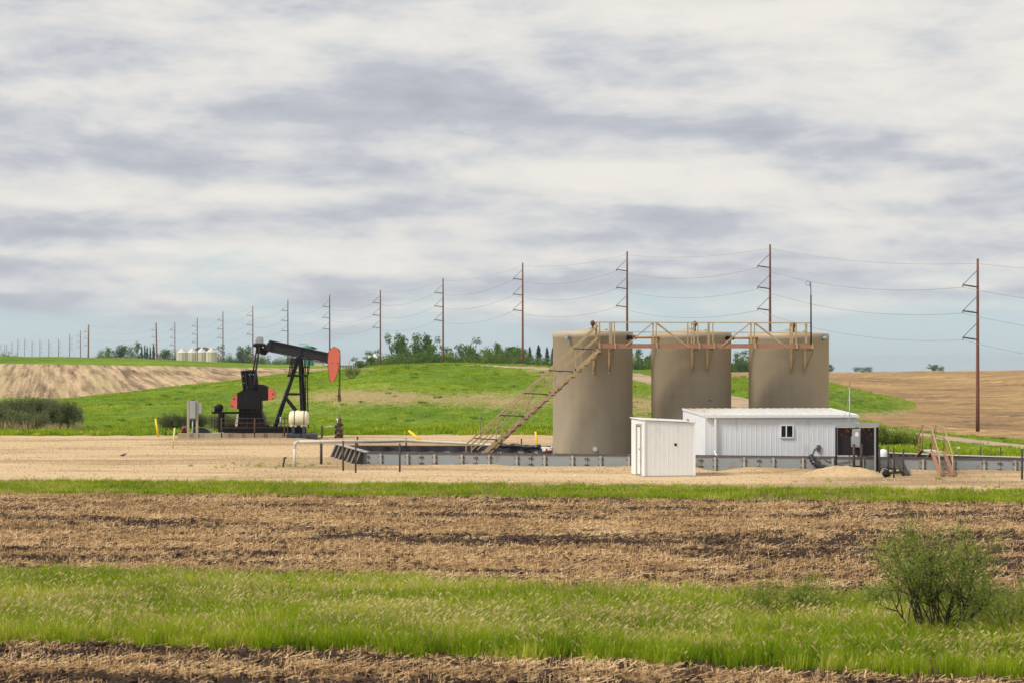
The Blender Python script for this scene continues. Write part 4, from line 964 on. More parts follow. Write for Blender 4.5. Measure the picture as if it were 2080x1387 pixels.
def post(px, top, bot, D, w, label, group=None, lean=0, mt='darkpost', cat='post', cap=False):
    base = W(px+lean, bot, D); base.z = gzf(base.x, D)
    o = MB(); t_ = W(px, top, D); o.tube(base-Vector((0, 0, .3)), t_, w/F*D/2, n=12)
    o.tube(t_, t_+Vector((0, 0, .012)), w/F*D/2*1.06, n=12)
    ob_ = o.build('guard_post' if mt == 'darkpost' else 'marker_post', M[mt], None, base); return tag(ob_, label, cat, group)
gp = 'dark steel guard posts along the containment'
post(652.5, 896, 944, 93.6, 5.4, 'thick dark guard post under the white pipe, left of the containment corner', gp)
post(697, 895, 955, 87.9, 3.6, 'left one of two slim dark posts in front of the braced end wall', gp)
post(722.5, 899, 959.5, 86.3, 3.6, 'right one of two slim dark posts in front of the braced end wall', gp)
post(812, 900.5, 958, 86.9, 3.8, 'lone dark guard post standing in front of the left wall panels', gp)
post(726, 886.5, 905, 102.6, 3.6, 'short dark post rising just behind the white pipe near its left end', gp)
post(825, 890, 909, 102.2, 3.2, 'short dark post against the white pipe where it bends slightly', gp)
post(1059, 890.5, 910, 101.6, 2.8, 'short dark post between the staircase and the left tank', gp)
post(1786.5, 907, 961, 85.2, 3.6, 'dark pipe post directly beside the right leg of the rusty screen', gp)
post(1804, 907, 966, 83.9, 3.6, 'dark pipe post behind the gravel mound, joined by the bent hose', gp)
post(1815.5, 909.5, 971, 82.1, 3.6, 'dark pipe post immediately left of the leaning steel channel', gp)
post(1835, 912, 966, 83.6, 3.6, 'dark pipe post immediately right of the leaning steel channel', gp)
post(1992, 907, 925, 91.9, 2.6, 'dark post behind the far wall rim, right of the stile', gp)
post(2032.5, 908, 927, 91.4, 2.6, 'dark post behind the far wall rim, near the right edge', gp)
post(2076, 912, 973.5, 81.2, 4.2, 'tall dark post in front of the wall at the right edge of the view', gp)
post(2045, 925, 931, 92.2, 1.6, 'tiny dark stake behind the far rim near the right edge', None)
# leaning channel
r = empty('steel_channel', W(1842, 967, 83.6), 'dark rusty steel channel leaning against the containment wall', 'channel')
m = MB(); a, c = W(1822, 929, 85.6), W(1841, 967, 83.6); m.beam(a, c, .25, .04, (1, 0, .5)); m.build('web', M['darkpost'], r)
for s_ in (-1, 1):
    m = MB(); m.beam(a+Vector((s_*.11, -.04, 0)), c+Vector((s_*.11, -.04, 0)), .03, .12, (1, 0, .5)); m.build('flange', M['darkpost'], r)
# valve assembly with hose loop
r = empty('valve_assembly', W(1800, 968, 83), 'black valve and short pipe with a curved hose beside the gravel mound', 'valve')
pts = [W(1786, 956, 83.2), W(1790, 951.5, 83.1), W(1800, 949.5, 83), W(1811, 951, 83), W(1820, 955, 83)]
m = MB(); m.sweep(pts, .035, 8); m.build('hose_bend', M['hole'], r)
m = MB(); m.tube(W(1803, 960, 82.9), W(1834, 957.5, 83.2), .055, n=10); m.tube(W(1832, 957.6, 83.2), W(1835, 957.4, 83.2), .09, n=10); m.build('pipe_stub', M['darkpost'], r)
m = MB(); m.tube(W(1801, 966, 82.7), W(1801, 955, 82.8), .10, n=12); m.ball(W(1800, 961, 82.75), .15, 10); m.tube(W(1793, 962, 82.5), W(1808, 964, 82.6), .045, n=8); m.tube(W(1790, 971, 82.4), W(1803, 971, 82.4), .05, n=8); m.build('valve_body', M['hole'], r)
m = MB(); c = W(1797, 957, 82.75); m.sweep([c+Vector((.13*math.cos(t/10*6.283), .0, .13*math.sin(t/10*6.283))) for t in range(11)], .018, 6); m.build('hand_wheel', M['steel'], r)
# white dome behind the wall
m = MB(); c = W(1794, 924, 88.3); m.lathe(c, [(.21, -.2), (.21, .03), (.195, .12), (.15, .20), (.08, .245), (0, .26)], 24)
tag(m.build('plastic_drum', M['trim'], None, c), 'round white plastic drum top behind the wall beside the screen', 'drum')

# ================================================================== stile over the wall
r = empty('stile', W(1900, 917, 86.2), 'rusty tan steel stile with two handrails stepping over the containment wall', 'steps')
zP = .885
Af, Bf = (1893, 915, 85.5), (1918, 915, 85.5)
P = lambda px, py, D: W(px, py, D)
member(r, 'stringer', P(1893, 916, 85.6), P(1912, 968.5, 82.95), .05, .14, 'deck', (1, 0, 0))
member(r, 'stringer', P(1917, 916, 85.6), P(1937.5, 967, 82.95), .05, .14, 'deck', (1, 0, 0))
for t in (.2, .42, .64, .86):
    a = P(1893, 916, 85.6).lerp(P(1912, 968.5, 82.95), t); c = P(1917, 916, 85.6).lerp(P(1937.5, 967, 82.95), t)
    m = MB(); m.beam(a, c, .20, .03); m.build('tread', M['deck'], r)
member(r, 'brace', P(1905, 938, 84.4), P(1930, 960, 83.4), .03, .03, 'rust')
member(r, 'stringer', P(1874, 913, 87.4), P(1858, 932, 90.0), .05, .12, 'deck', (1, 0, 0))
member(r, 'stringer', P(1897, 913, 87.4), P(1882, 932, 90.0), .05, .12, 'deck', (1, 0, 0))
a, b_, c, d = P(1874, 912, 87.5), P(1899, 912, 87.5), P(1917, 917, 85.5), P(1891, 917, 85.5)
m = MB(); m.add([a, b_, c, d]+[v-Vector((0, 0, .05)) for v in (a, b_, c, d)], [(0,1,2,3)[::-1],(4,5,6,7),(0,1,5,4),(1,2,6,5),(2,3,7,6),(3,0,4,7)]); m.build('landing', M['pipe'], r)
def rail(pts, rr=.028):
    m = MB()
    for i in range(len(pts)-1): m.tube(pts[i], pts[i+1], rr, n=6)
    m.build('handrail', M['tan'], r)
rail([P(1857, 909, 90), P(1874, 862.5, 87.4), P(1892, 866.5, 85.6), P(1907, 920, 83.2), P(1912, 966, 82.95)])
rail([P(1889, 908, 90), P(1901, 863, 87.4), P(1917, 866.5, 85.6), P(1934.5, 920, 83.2), P(1936, 966, 82.95)])
for pts in ((P(1874, 863, 87.4), P(1874, 913, 87.4)), (P(1892, 867, 85.6), P(1892, 916, 85.6)), (P(1901, 863, 87.4), P(1898, 913, 87.4)), (P(1917, 867, 85.6), P(1917, 916, 85.6)),
            (P(1873, 885, 87.5), P(1893, 889, 85.6)), (P(1900, 885, 87.5), P(1918, 889, 85.6)), (P(1893, 889, 85.6), P(1909, 938, 83.2)), (P(1918, 889, 85.6), P(1935, 938, 83.2)), (P(1857, 909, 90), P(1891, 917, 85.6)),
            (P(1866, 887, 88.7), P(1868, 920, 88.7)), (P(1895, 886, 88.7), P(1890, 922, 88.7))):
    m = MB(); m.tube(pts[0], pts[1], .022, n=6); m.build('rail_post', M['deck'], r)
# small stake with a plate
r = empty('stake', W(1948, 925, 88.5), 'thin stake with a small pale plate between stile and far rim', 'stake')
m = MB(); m.tube(W(1948, 926, 88.5), W(1948, 906, 88.5), .012, n=5); m.build('rod', M['steel'], r)
m = MB(); m.beam(W(1945, 908.5, 88.5), W(1950, 908.5, 88.5), .05, .07); m.build('plate', M['trim'], r)

# ================================================================== white flow line and yellow markers
r = empty('flow_line', W(598, 950, 90.8), 'weathered white pipe rising left of the containment and running right along its far side', 'pipe')
pe = [W(598.5, 906, 90.8), W(600, 899, 90.8), W(606, 896.5, 90.9)]
m = MB(); m.tube(W(598.3, 956, 90.8), pe[0], .065, n=12); m.build('riser', M['pipe'], r)
m = MB(); m.sweep(pe, .068, 12); m.tube(pe[0]-Vector((0, 0, .06)), pe[0], .078, n=12); m.build('elbow', M['pipe'], r)
pts = [W(606, 896.5, 90.9), W(697, 896.5, 91.6), W(760, 896, 95), W(822, 894.5, 101.9), W(870, 896.5, 101.9), W(945, 900, 101.9), W(1048, 906, 101.9), W(1119, 910, 97.0)]
m = MB(); m.sweep(pts, [.068]*8, 12); m.build('run', M['pipe'], r)
m = MB(); q = W(1122, 909.5, 96.9); m.ball(q, .12, 10); m.tube(q+Vector((0, 0, -.05)), q+Vector((-.02, 0, .16)), .03, n=6); m.tube(q, q+Vector((.25, .0, 0)), .05, n=8); m.build('valve', M['steel'], r)
r = empty('suction_hose', W(1080, 912, 99), 'black wrapped hose lying behind the stair foot with red fittings near the left tank', 'hose')
m = MB(); pts = [W(1015+i*9, 903.5+i*.55+1.0*math.sin(i*1.3), 99.5-i*.15) for i in range(10)]; m.sweep(pts, [.10+.035*math.sin(i*2.3) for i in range(10)], 9); m.build('wrap', M['liner'], r)
m = MB(); m.tube(W(1103, 913.5, 96.5), W(1122, 914.5, 96.3), .09, n=10); m.build('reducer', M['pipe'], r)
m = MB(); m.tube(W(1108, 915.5, 96.3), W(1121, 916, 96.2), .05, n=8); m.tube(W(1110, 910, 96.3), W(1110, 917, 96.3), .035, n=6); m.build('fitting', M['red'], r)
def yellow(p, q, rr, mt, label):
    m = MB(); m.tube(p, q, rr, n=10); o = m.build('marker_post', M[mt], None, p); tag(o, label, 'marker post')
yellow(G(322.5, 130.5)-Vector((0, 0, .15)), W(316, 850, 130.5), .062, 'yellow', 'yellow marker post leaning left at the edge of the meadow')
yellow(W(351, 911.5, 112.5), W(355, 868, 112.5), .045, 'paleyellow', 'pale faded marker post standing on the gravel left of the pump jack')
yellow(W(857, 896, 121), W(830.5, 874.5, 121.5), .075, 'yellow', 'bright yellow marker post toppled sideways behind the white pipe')
yellow(W(1092.5, 908, 112), W(1087.5, 875.5, 112), .055, 'yellow', 'yellow marker post standing between the staircase and the left tank')
yellow(W(976.5, 905, 118), W(976, 838, 118), .014, 'hardware', 'hair thin dark rod standing behind the lower staircase')
m = MB(); a, c = W(573.5, 950, 91.3), W(578, 929, 91.3); m.tube(a-Vector((0, 0, .1)), c, .045, .04, 9); m.tube(c+Vector((-.05, 0, -.03)), c+Vector((.08, 0, .02)), .035, n=8)
tag(m.build('pipe_stub', M['darkpost'], None, a), 'short dark pipe stub leaning out of the gravel left of the white riser', 'pipe stub')

# gravel mound
c = W(1722, 962, 84.2); c.z = 0; n_, m_ = 70, 40; xx = np.linspace(-1.9, 1.7, n_)[:, None]+0*np.zeros((1, m_)); yy_ = np.linspace(-1.6, 1.5, m_)[None, :]+0*xx
hh = .40*np.exp(-((xx+.25)/.95)**2-((yy_)/.75)**2)+.16*np.exp(-((xx-.75)/.55)**2-((yy_+.25)/.6)**2)+.12*np.exp(-((xx+1.2)/.4)**2-((yy_)/.5)**2)
hh = hh*(1+.25*(fbm(xx*4+9, yy_*4+9, 201, 3)-.5))-.03+.02*(fbm(xx*18+9, yy_*18+9, 203, 2)-.5)
V_ = np.stack([xx, yy_, hh+berm(xx+c.x, yy_+c.y)], -1).reshape(-1, 3); i_, j_ = np.meshgrid(np.arange(n_-1), np.arange(m_-1), indexing='ij'); a_ = (i_*m_+j_).ravel()
me = np_mesh('gravel_mound', V_, np.stack([a_, a_+m_, a_+m_+1, a_+1], -1), True); fattr(me, 'wear', np.clip(.15+.0*hh, 0, 1).ravel())
tag(link_mesh('gravel_mound', me, M['gravel'], None, c), 'low mound of tan gravel heaped in front of the rusty screen', 'gravel pile')
def rock(px, py, D, s, label, mt='stone'):
    p = W(px, py, D); p.z = float(berm(np.array([p.x]), np.array([p.y]))[0]); m = MB(); m.ball(p+Vector((0, 0, s*.35)), s, 9, (1.2, .9, .75)); rr = random.Random(int(px))
    m.v = [tuple(p[i]+(v[i]-p[i])*(1+rr.uniform(-.15, .15)) for i in range(3)) for v in m.v]
    tag(m.build('rock', M[mt], None, p), label, 'rock')
rock(2025, 992, 75.6, .11, 'largest pinkish stone lying in front of the right end of the wall')
rock(1999, 990, 76.0, .08, 'smaller flat brown stone left of the pinkish stone')
rock(1976, 992, 75.4, .055, 'smallest dark stone in the row by the grass at right')
rock(1168, 966, 83.8, .05, 'small white stone on the gravel below the left tank', 'trim')

# ================================================================== pump jack
PJ = 128.0; KP = PJ/F
def q(px, py, dd=0.): return Vector(((px-CX)*KP, PJ+dd, H+(HY-py)*KP))
def pg(pts, d0, d1): return [q(x, y, d0) for x, y in pts], Vector((0, d1-d0, 0))
def slab(root, name, pts, d0, d1, m_, bevel=0):
    m = MB(); m.prism(*pg(pts, d0, d1)); return m.build(name, M[m_], root, bevel=bevel)
def bar(root, name, a, b_, w, h, m_, up=(0, 1, 0)):
    m = MB(); m.beam(a, b_, w, h, up); return m.build(name, M[m_], root)
r = empty('pump_jack', q(530, 878), 'black pump jack with orange horse head and orange tipped counterweights beside the meadow', 'pump jack')
wb = slab(r, 'walking_beam', [(549, 692.8), (668, 718.2), (668, 736.6), (546.5, 712.6)], -.05, .05, 'beam')
m = MB(); m.beam(q(547.5, 691.6), q(669, 717.4), .34, .05, (0, 0, 1)); m.build('flange', M['beam'], wb)
m = MB(); m.beam(q(545.5, 713.4), q(669, 738.2), .34, .05, (0, 0, 1)); m.build('flange', M['beam'], wb)
m = MB()
for px in (548.5, 609, 664):
    yt = 691.6+(px-547.5)*.2123; m.beam(q(px+1.5, yt+1, -.11), q(px-1.5, yt+21.5, -.11), .10, .10, (0, 1, 0))
m.build('stiffener', M['beam'], wb)
tb = slab(r, 'tail_bearing', [(549, 691.6), (546, 713.2), (539, 721), (528.5, 718.5), (530, 709), (535, 706.5)], -.17, .17, 'beam')
slab(r, 'tail_plate', [(532.5, 707), (541, 711), (546, 713.5), (538, 721.2), (528.5, 718.5)], -.24, -.18, 'black')
hh_ = [(668.8, 712), (672, 707.5), (677, 705.4), (683, 705.2), (687.5, 707.5), (690.3, 712), (691.2, 722), (690.4, 735), (688, 748), (684.6, 760), (680.5, 770), (677, 775.5), (674.2, 777), (671.8, 773), (669.2, 762), (667.4, 748), (666.4, 731)]
hd = slab(r, 'horse_head', [(x-.9, y+.2) for x, y in hh_], -.20, .22, 'black')
slab(hd, 'face_plate', hh_, -.235, -.205, 'orange'); slab(hd, 'face_plate', hh_, .225, .25, 'orange')
m = MB()
for x, y in ((671, 709), (688.5, 711), (676, 737), (687, 737)): m.tube(q(x, y, -.25), q(x, y, -.22), .03, n=8)
m.tube(q(679, 705, -.1), q(679, 703.8, -.1), .08, n=8); m.tube(q(690.5, 713, -.15), q(691.6, 713, -.15), .05, n=8); m.build('bolt', M['black'], hd)
# equalizer and pitman arms
slab(r, 'equalizer_cap', [(524, 684.4), (526, 683.6), (532.8, 684.6), (533.8, 690), (534, 697.5), (518.5, 698.5), (520.5, 690)], -.34, .34, 'steel', .02)
m = MB(); m.tube(q(526.5, 701.5, -.86), q(526.5, 701.5, .86), .13, n=12); m.build('equalizer_beam', M['black'], r)
m = MB()
for dd in (-.8, .8):
    m.tube(q(520, 700, dd), q(535, 699.5, dd), .06, n=8); m.ball(q(520.5, 701.5, dd), .11, 8); m.ball(q(533, 700.5, dd), .11, 8)
m.build('equalizer_bearing', M['black'], r)
m = MB(); m.prism(*pg([(519, 699), (533, 699), (531, 716), (523, 718)], -.3, .3)); m.build('equalizer_hanger', M['black'], r)
bar(r, 'pitman_arm', q(531, 701, -.80), q(518, 785, -.80), .10, .12, 'beam')
bar(r, 'pitman_arm', q(519.5, 701, .80), q(506, 785, .80), .09, .12, 'beam')
# cranks standing up, gearbox between them
for dd, ox in ((-.72, 0), (.54, -3)):
    slab(r, 'crank', [(492+ox, 753.3), (521.5+ox, 751.3), (526.5+ox, 785), (531+ox, 833), (489+ox, 833), (496+ox, 789)], dd, dd+.18, 'black', .01)
m = MB()
for x0, x1, y1 in ((493.5, 498.5, 789), (501.5, 505.5, 792), (512, 513.5, 783), (519.5, 524.5, 789)):
    m.beam(q(x0, 755, -.76), q(x1, y1, -.76), .055, .06, (0, 1, 0))
m.beam(q(492, 753.5, -.74), q(521.5, 751.6, -.74), .10, .07, (0, 0, 1)); m.build('crank_rib', M['beam'], r)
m = MB(); m.tube(q(516, 786, -.92), q(516, 786, -.70), .20, n=18); m.tube(q(516, 786, -.97), q(516, 786, -.90), .10, n=12)
m.tube(q(514, 777.5, -.86), q(514, 777.5, -.70), .10, n=12); m.build('crank_pin', M['black'], r)
m = MB()
for (x, y) in ((510, 760), (513.5, 759.5), (518, 760), (497, 763), (499, 777), (506, 786), (523, 797), (500, 812), (509, 824)): m.tube(q(x, y, -.745), q(x, y, -.72), .035, n=8)
m.build('bolt', M['steel'], r)
slab(r, 'gearbox', [(494, 792), (529, 790), (532.5, 826), (531.5, 836), (487, 836), (487, 828), (490, 812)], -.5, .5, 'black', .03)
m = MB(); m.lathe(q(511, 818, -.66), [(0, -.06), (.33, -.05), (.35, .02), (.35, .16)], 26, 'y'); m.build('gearbox_cover', M['black'], r)
m = MB(); m.beam(q(514, 792, -.78), q(516, 834, -.78), .10, .05, (0, 1, 0)); m.beam(q(523, 792, -.77), q(525, 832, -.77), .12, .05, (0, 1, 0)); m.build('gearbox_rib', M['beam'], r)
# counterweights
lob = [(503, 791.5), (494, 794), (484, 800), (476, 807), (471.5, 815), (471.8, 821.5), (475.5, 826.5), (480.5, 829), (487, 829.5), (531, 829.5), (531, 791.5)]
def weight(pts, split, d0, d1, side):
    blk = [p for p in pts if (p[0] > split) == (side < 0)]; tip = [p for p in pts if (p[0] > split) != (side < 0)]
    ys = []
    for i in range(len(pts)):
        a, b2 = pts[i], pts[(i+1) % len(pts)]
        if (a[0]-split)*(b2[0]-split) < 0: t = (split-a[0])/(b2[0]-a[0]); ys.append((split, a[1]+t*(b2[1]-a[1])))
    ctr = lambda l: (sum(p[0] for p in l)/len(l), sum(p[1] for p in l)/len(l))
    def srt(l): c_ = ctr(l); return sorted(l, key=lambda p: math.atan2(p[1]-c_[1], p[0]-c_[0]))
    w_ = slab(r, 'counterweight', srt(blk+ys), d0, d1, 'black'); e = .35 if side < 0 else -.35
    slab(w_, 'orange_tip', srt(tip+[(x-e*0, y) for x, y in ys]), d0+.004, d1-.004, 'orange')
    m = MB()
    for (x, y) in tip[1:4:2]: m.tube(q(x+(-side)*4, y+2, d0-.02), q(x+(-side)*4, y+2, d0+.03), .045, n=8)
    m.build('bolt', M['black'], w_)
weight(lob, 486, -1.02, -.74, -1)
weight([(x-6.5, y-1) for x, y in lob[:-2]]+[(515, 828), (515, 790)], 470.8, .74, 1.02, -1)
rt = [(527, 781), (538, 781.8), (548, 786), (557, 791), (562, 797), (563.5, 802), (561.5, 807), (555, 810.5), (548, 812), (529.5, 813.5)]
weight(rt, 548.5, -.98, -.74, 1)
weight([(x-6, y-1) for x, y in rt], 543, .74, 1.0, 1)
# pedestal, skid, motor
m = MB(); a, off = [q(489, 834, -.5), q(532, 834, -.5), q(542.5, 866, -.62), q(481, 866, -.62)], None
bk = [q(489, 834, .5), q(532, 834, .5), q(542.5, 866, .62), q(481, 866, .62)]
m.add(a+bk, [(0,1,2,3)[::-1],(4,5,6,7),(0,4,5,1)[::-1],(1,5,6,2)[::-1],(2,6,7,3)[::-1],(3,7,4,0)[::-1]]); m.build('pedestal', M['black'], r)
m = MB()
for x0, x1 in ((497, 493), (506, 505), (519, 523), (527, 533)): m.beam(q(x0, 836, -.53), q(x1, 866, -.65), .04, .08, (0, 1, 0))
m.beam(q(488, 835, -.55), q(533, 835, -.55), .12, .06, (0, 0, 1)); m.build('pedestal_rib', M['beam'], r)
for dd in (-.62, .62):
    m = MB(); m.beam(q(457, 871.5, dd), q(596, 871.5, dd), .05, .34, (0, 0, 1)); m.beam(q(457, 866.4, dd), q(596, 866.4, dd), .20, .03, (0, 0, 1)); m.beam(q(457, 876.8, dd), q(596, 876.8, dd), .20, .03, (0, 0, 1)); m.build('skid_beam', M['black'], r)
m = MB()
for px in (460, 480, 510, 542, 570, 594): m.beam(q(px, 871.5, -.6), q(px, 871.5, .6), .10, .28)
m.build('skid_crossmember', M['black'], r)
m = MB(); m.beam(q(447.5, 839, -.5), q(447.5, 877, -.5), .10, .10, (0, 1, 0)); m.beam(q(451.8, 839, -.5), q(451.8, 877, -.5), .12, .10, (0, 1, 0)); m.beam(q(451.8, 839, .5), q(451.8, 877, .5), .12, .10, (0, 1, 0)); m.build('motor_stand', M['black'], r)
m = MB(); m.beam(q(432.5, 837.5), q(489, 837.5), .9, .11, (0, 0, 1)); m.build('motor_platform', M['black'], r)
m = MB(); m.lathe(q(446, 827, -.1), [(0, -.32), (.17, -.31), (.21, -.24), (.22, .2), (.17, .3), (0, .32)], 20, 'y'); m.beam(q(441, 835, -.1), q(451, 835, -.1), .5, .10, (0, 0, 1)); m.tube(q(439, 824, -.2), q(439, 836, -.2), .09, n=8)
m.ball(q(440.5, 826.5, -.1), .15, 8); m.build('motor', M['black'], r)
m = MB(); m.tube(q(432.8, 819, -.45), q(432.8, 838, -.45), .018, n=5); m.tube(q(437.5, 838, -.4), q(437.5, 873, -.4), .025, n=6); m.tube(q(442.5, 845, -.4), q(442.5, 876, -.4), .03, n=6); m.build('platform_rod', M['darkpost'], r)
m = MB()
for a_1, b_1 in (((487, 840), (484.6, 864)), ((484.5, 840), (481.5, 864)), ((487, 840), (484.5, 840)), ((484.6, 864), (481.5, 864))): m.beam(q(*a_1, -.72), q(*b_1, -.72), .045, .05, (0, 1, 0))
m.beam(q(485.7, 840, -.70), q(483, 864, -.70), .09, .02, (0, 1, 0)); m.build('belt_guard', M['pipe'], r)
m = MB()
for px in (473, 477, 545): m.tube(q(px, 866, -.5), q(px, 861.5, -.5), .09, .05, 8)
m.build('anchor', M['black'], r)
# samson post
for dd in (-.62, .62):
    s_ = dd/.62
    bar(r, 'post_leg', q(607, 727, .10*s_), q(558.5, 866, dd), .17, .15, 'black')
    m = MB(); a, c = q(607-1.9, 727, .10*s_-.085), q(558.5-1.9, 866, dd-.085); m.beam(a.lerp(c, .2), c, .018, .03, (0, 1, 0)); m.build('leg_edge', M['steel'], r)
    bar(r, 'post_leg', q(609 if dd < 0 else 612, 727, .10*s_), q(616 if dd < 0 else 618.5, 866, dd), .16, .15, 'black')
    bar(r, 'cross_member', q(584.5, 800, dd*.62), q(612.5, 800, dd*.62), .10, .12, 'black', (0, 0, 1))
    bar(r, 'diagonal_brace', q(581, 808, dd*.65), q(604, 837, dd*.8), .13, .10, 'black')
m = MB(); m.prism(*pg([(599.5, 729), (603, 724.5), (611, 724.5), (613.5, 730), (611, 735), (602, 735)], -.22, .22)); m.build('saddle_bearing', M['black'], r)
pf = MB(); pf.beam(q(585, 762.5), q(624.5, 762.5), .9, .13, (0, 0, 1)); pfo = pf.build('post_platform', M['black'], r)
m = MB()
for dd in (-.44, .44):
    L_ = [((592.5, 728), (588, 761)), ((598, 728), (594, 761)), ((620.5, 729), (618, 761)), ((628, 729), (625, 761)), ((592.5, 728), (600, 728)), ((616, 729), (628, 729)), ((590.5, 745), (600, 745)), ((612, 745), (626.5, 745))]
    for a_1, b_1 in L_: m.tube(q(*a_1, dd), q(*b_1, dd), .034, n=6)
m.build('cage_rail', M['black'], pfo)
m = MB()
for o_ in (0, 4.2): m.beam(q(621.5+o_, 764, -.55), q(624.5+o_, 868, -.75), .065, .06, (0, 1, 0))
ld = m.build('ladder', M['black'], r)
for i in range(14):
    t = i/14; x = 621.5+3*t; m = MB(); m.tube(q(x, 768+98*t, -.56-.19*t), q(x+4.2, 768+98*t, -.56-.19*t), .014, n=5); m.build('rung', M['black'], ld)
# bridle, carrier and polished rod
m = MB()
for px, dd in ((688.7, -.07), (690.3, .07)): m.tube(q(px+.6, 722, dd), q(px, 803, dd), .022, n=6)
m.build('bridle_cable', M['black'], r)
m = MB()
for px in (687.8, 691): m.beam(q(px, 789, -.05), q(px, 806, -.05), .035, .04, (0, 1, 0))
m.build('hanger', M['black'], r)
m = MB(); m.beam(q(689.4, 804, 0), q(689.4, 814.5, 0), .19, .18, (0, 1, 0)); m.tube(q(689.4, 800, -.02), q(689.4, 805, -.02), .05, n=8); m.tube(q(681.5, 802.5, -.1), q(688, 804.5, -.1), .014, n=5); m.tube(q(685, 802.2, -.1), q(692.5, 802.2, -.1), .02, n=5); m.build('carrier_bar', M['rust'], r)
m = MB(); m.tube(q(689.4, 814, 0), q(689.4, 852, 0), .018, n=7); m.build('polished_rod', M['steel'], r)

# wellhead
WX = 689.3
r = empty('wellhead', q(WX, 893), 'rusty wellhead stack of valves and flanges under the polished rod', 'wellhead')
m = MB()
prof = [(848, .07), (851, .13), (856, .09), (858, .16), (861, .16), (862, .10), (868, .10), (869, .20), (871.5, .20), (872, .13), (878, .14), (879, .24), (881.5, .24), (882, .15), (887, .16), (888, .25), (890.5, .25), (891, .18), (897, .18)]
m.lathe(q(WX, 745), [(rr, (745-y)*KP) for y, rr in prof][::-1], 14); m.build('casing_spool', M['rust'], r)
m = MB(); m.lathe(q(WX, 745), [(rr, (745-y)*KP) for y, rr in ((846, .03), (847, .08), (855, .09), (856, .05))][::-1], 12); m.build('stuffing_box', M['hardware'], r)
for (x0, x1, y, rr, dd) in ((680.5, 687, 866, .08, -.05), (691, 697.5, 863, .07, 0), (680, 687, 876, .09, 0), (691, 698, 874, .09, -.1), (680, 688, 886, .07, -.1), (692, 697, 884, .09, 0)):
    m = MB(); m.tube(q(x0, y, dd), q(x1, y, dd), rr, n=10); m.tube(q(x0, y, dd), q(x0+.8, y, dd), rr*1.7, n=10); m.tube(q((x0+x1)/2, y, dd), q((x0+x1)/2, y-4, dd-.12), .03, n=6); m.tube(q((x0+x1)/2-2, y-4, dd-.12), q((x0+x1)/2+2, y-4, dd-.12), .02, n=6); m.build('valve', M['rust'] if y % 2 else M['hardware'], r)
m = MB(); m.ball(q(685.5, 851.5, -.1), .07, 8); m.tube(q(685.5, 852, -.1), q(687, 860, -.05), .035, n=6); m.build('gauge', M['trim'], r)
m = MB(); m.tube(q(681, 864.5, -.05), q(655.5, 866.5, -.05), .028, n=7); m.tube(q(668, 865.5, -.05), q(676, 865, -.05), .045, n=7); m.build('branch_line', M['pipe'], r)
m = MB(); m.tube(q(654.3, 865, -.05), q(654.3, 893, -.05), .045, n=8); m.ball(q(654.3, 866, -.05), .06, 8); m.build('line_support', M['darkpost'], r)
m = MB(); m.tube(q(654.3, 879, -.05), q(654.3, 883, -.05), .065, n=8); m.build('red_collar', M['red'], r)

# foundation
r = empty('foundation', q(478, 890, -1.2), 'long low base of tan concrete and timber blocks under the pump jack', 'foundation')
ex_ = [366, 393, 418, 455, 476, 497, 521, 541, 562, 590]
for i in range(len(ex_)-1):
    m = MB(); a = q(ex_[i]+.25, 891, -1.0+.02*(i % 2)); c = q(ex_[i+1]-.25, 878.2+.25*(i % 3), 1.3); m.box((a.x, a.y, a.z-.15), (c.x, c.y, c.z)); m.build('concrete_block', M['concrete'] if i != 2 else M['wood'], r, bevel=.015)
m = MB()
for px in (408, 470, 500, 545, 577):
    for py in (881, 886): m.tube(q(px, py, -1.02), q(px, py, -.97), .035, n=8)
m.build('bolt', M['rust'], r)
m = MB(); a = q(580, 893.5, -1.6); c = q(652, 890.3, .6); m.box((a.x, a.y, -.05), (c.x, c.y, .10)); tag(m.build('timber_sill', M['wood'], None, a), 'weathered timber sill lying under the dark blue spill tray', 'timber')
# engine parts at left of foundation
r = empty('red_motor', q(376, 877, -.3), 'small dull red motor lying on the left end of the concrete base', 'motor')
m = MB(); m.lathe(q(377.5, 870.5, -.6), [(0, -.1), (.12, -.1), (.19, -.03), (.2, .1), (.2, .35), (.15, .42), (0, .42)], 20, 'y'); m.build('housing', M['red'], r)
m = MB(); m.lathe(q(377.5, 870.5, -.71), [(0, -.02), (.06, -.02), (.07, .02)], 12, 'y'); m.beam(q(371, 876.5, -.4), q(384, 876.5, -.4), .4, .08, (0, 0, 1)); m.build('mount', M['black'], r)
m = MB(); cpts = [(392, 877.5), (392.5, 872), (398, 868.5), (408, 867), (418, 868), (425, 872), (431, 877.5)]
m.prism(*pg(cpts, -.45, .35)); tag(m.build('motor_cover', M['liner'], None, q(411, 878)), 'rounded black cover on the concrete base behind the cabinet posts', 'cover')

# railing
r = empty('guard_railing', q(520, 890, -1.5), 'thin rusty railing in front of the pump jack base', 'railing')
for px, t_, w_ in ((456, 847, .07), (522.5, 848, .07), (582.5, 845, .08), (589.3, 846, .06)):
    m = MB(); m.tube(q(px, t_, -1.35), q(px, 892, -1.35), w_/2, n=8); m.build('post', M['rust'], r)
m = MB(); m.tube(q(574.5, 845, -1.1), q(574.5, 864, -1.1), .07, n=8); m.build('post', M['steel'], r)
for y in (847.8, 857.2, 867):
    m = MB(); m.tube(q(456, y, -1.35), q(589, y, -1.35), .016, n=6); m.build('rail', M['rust'], r)

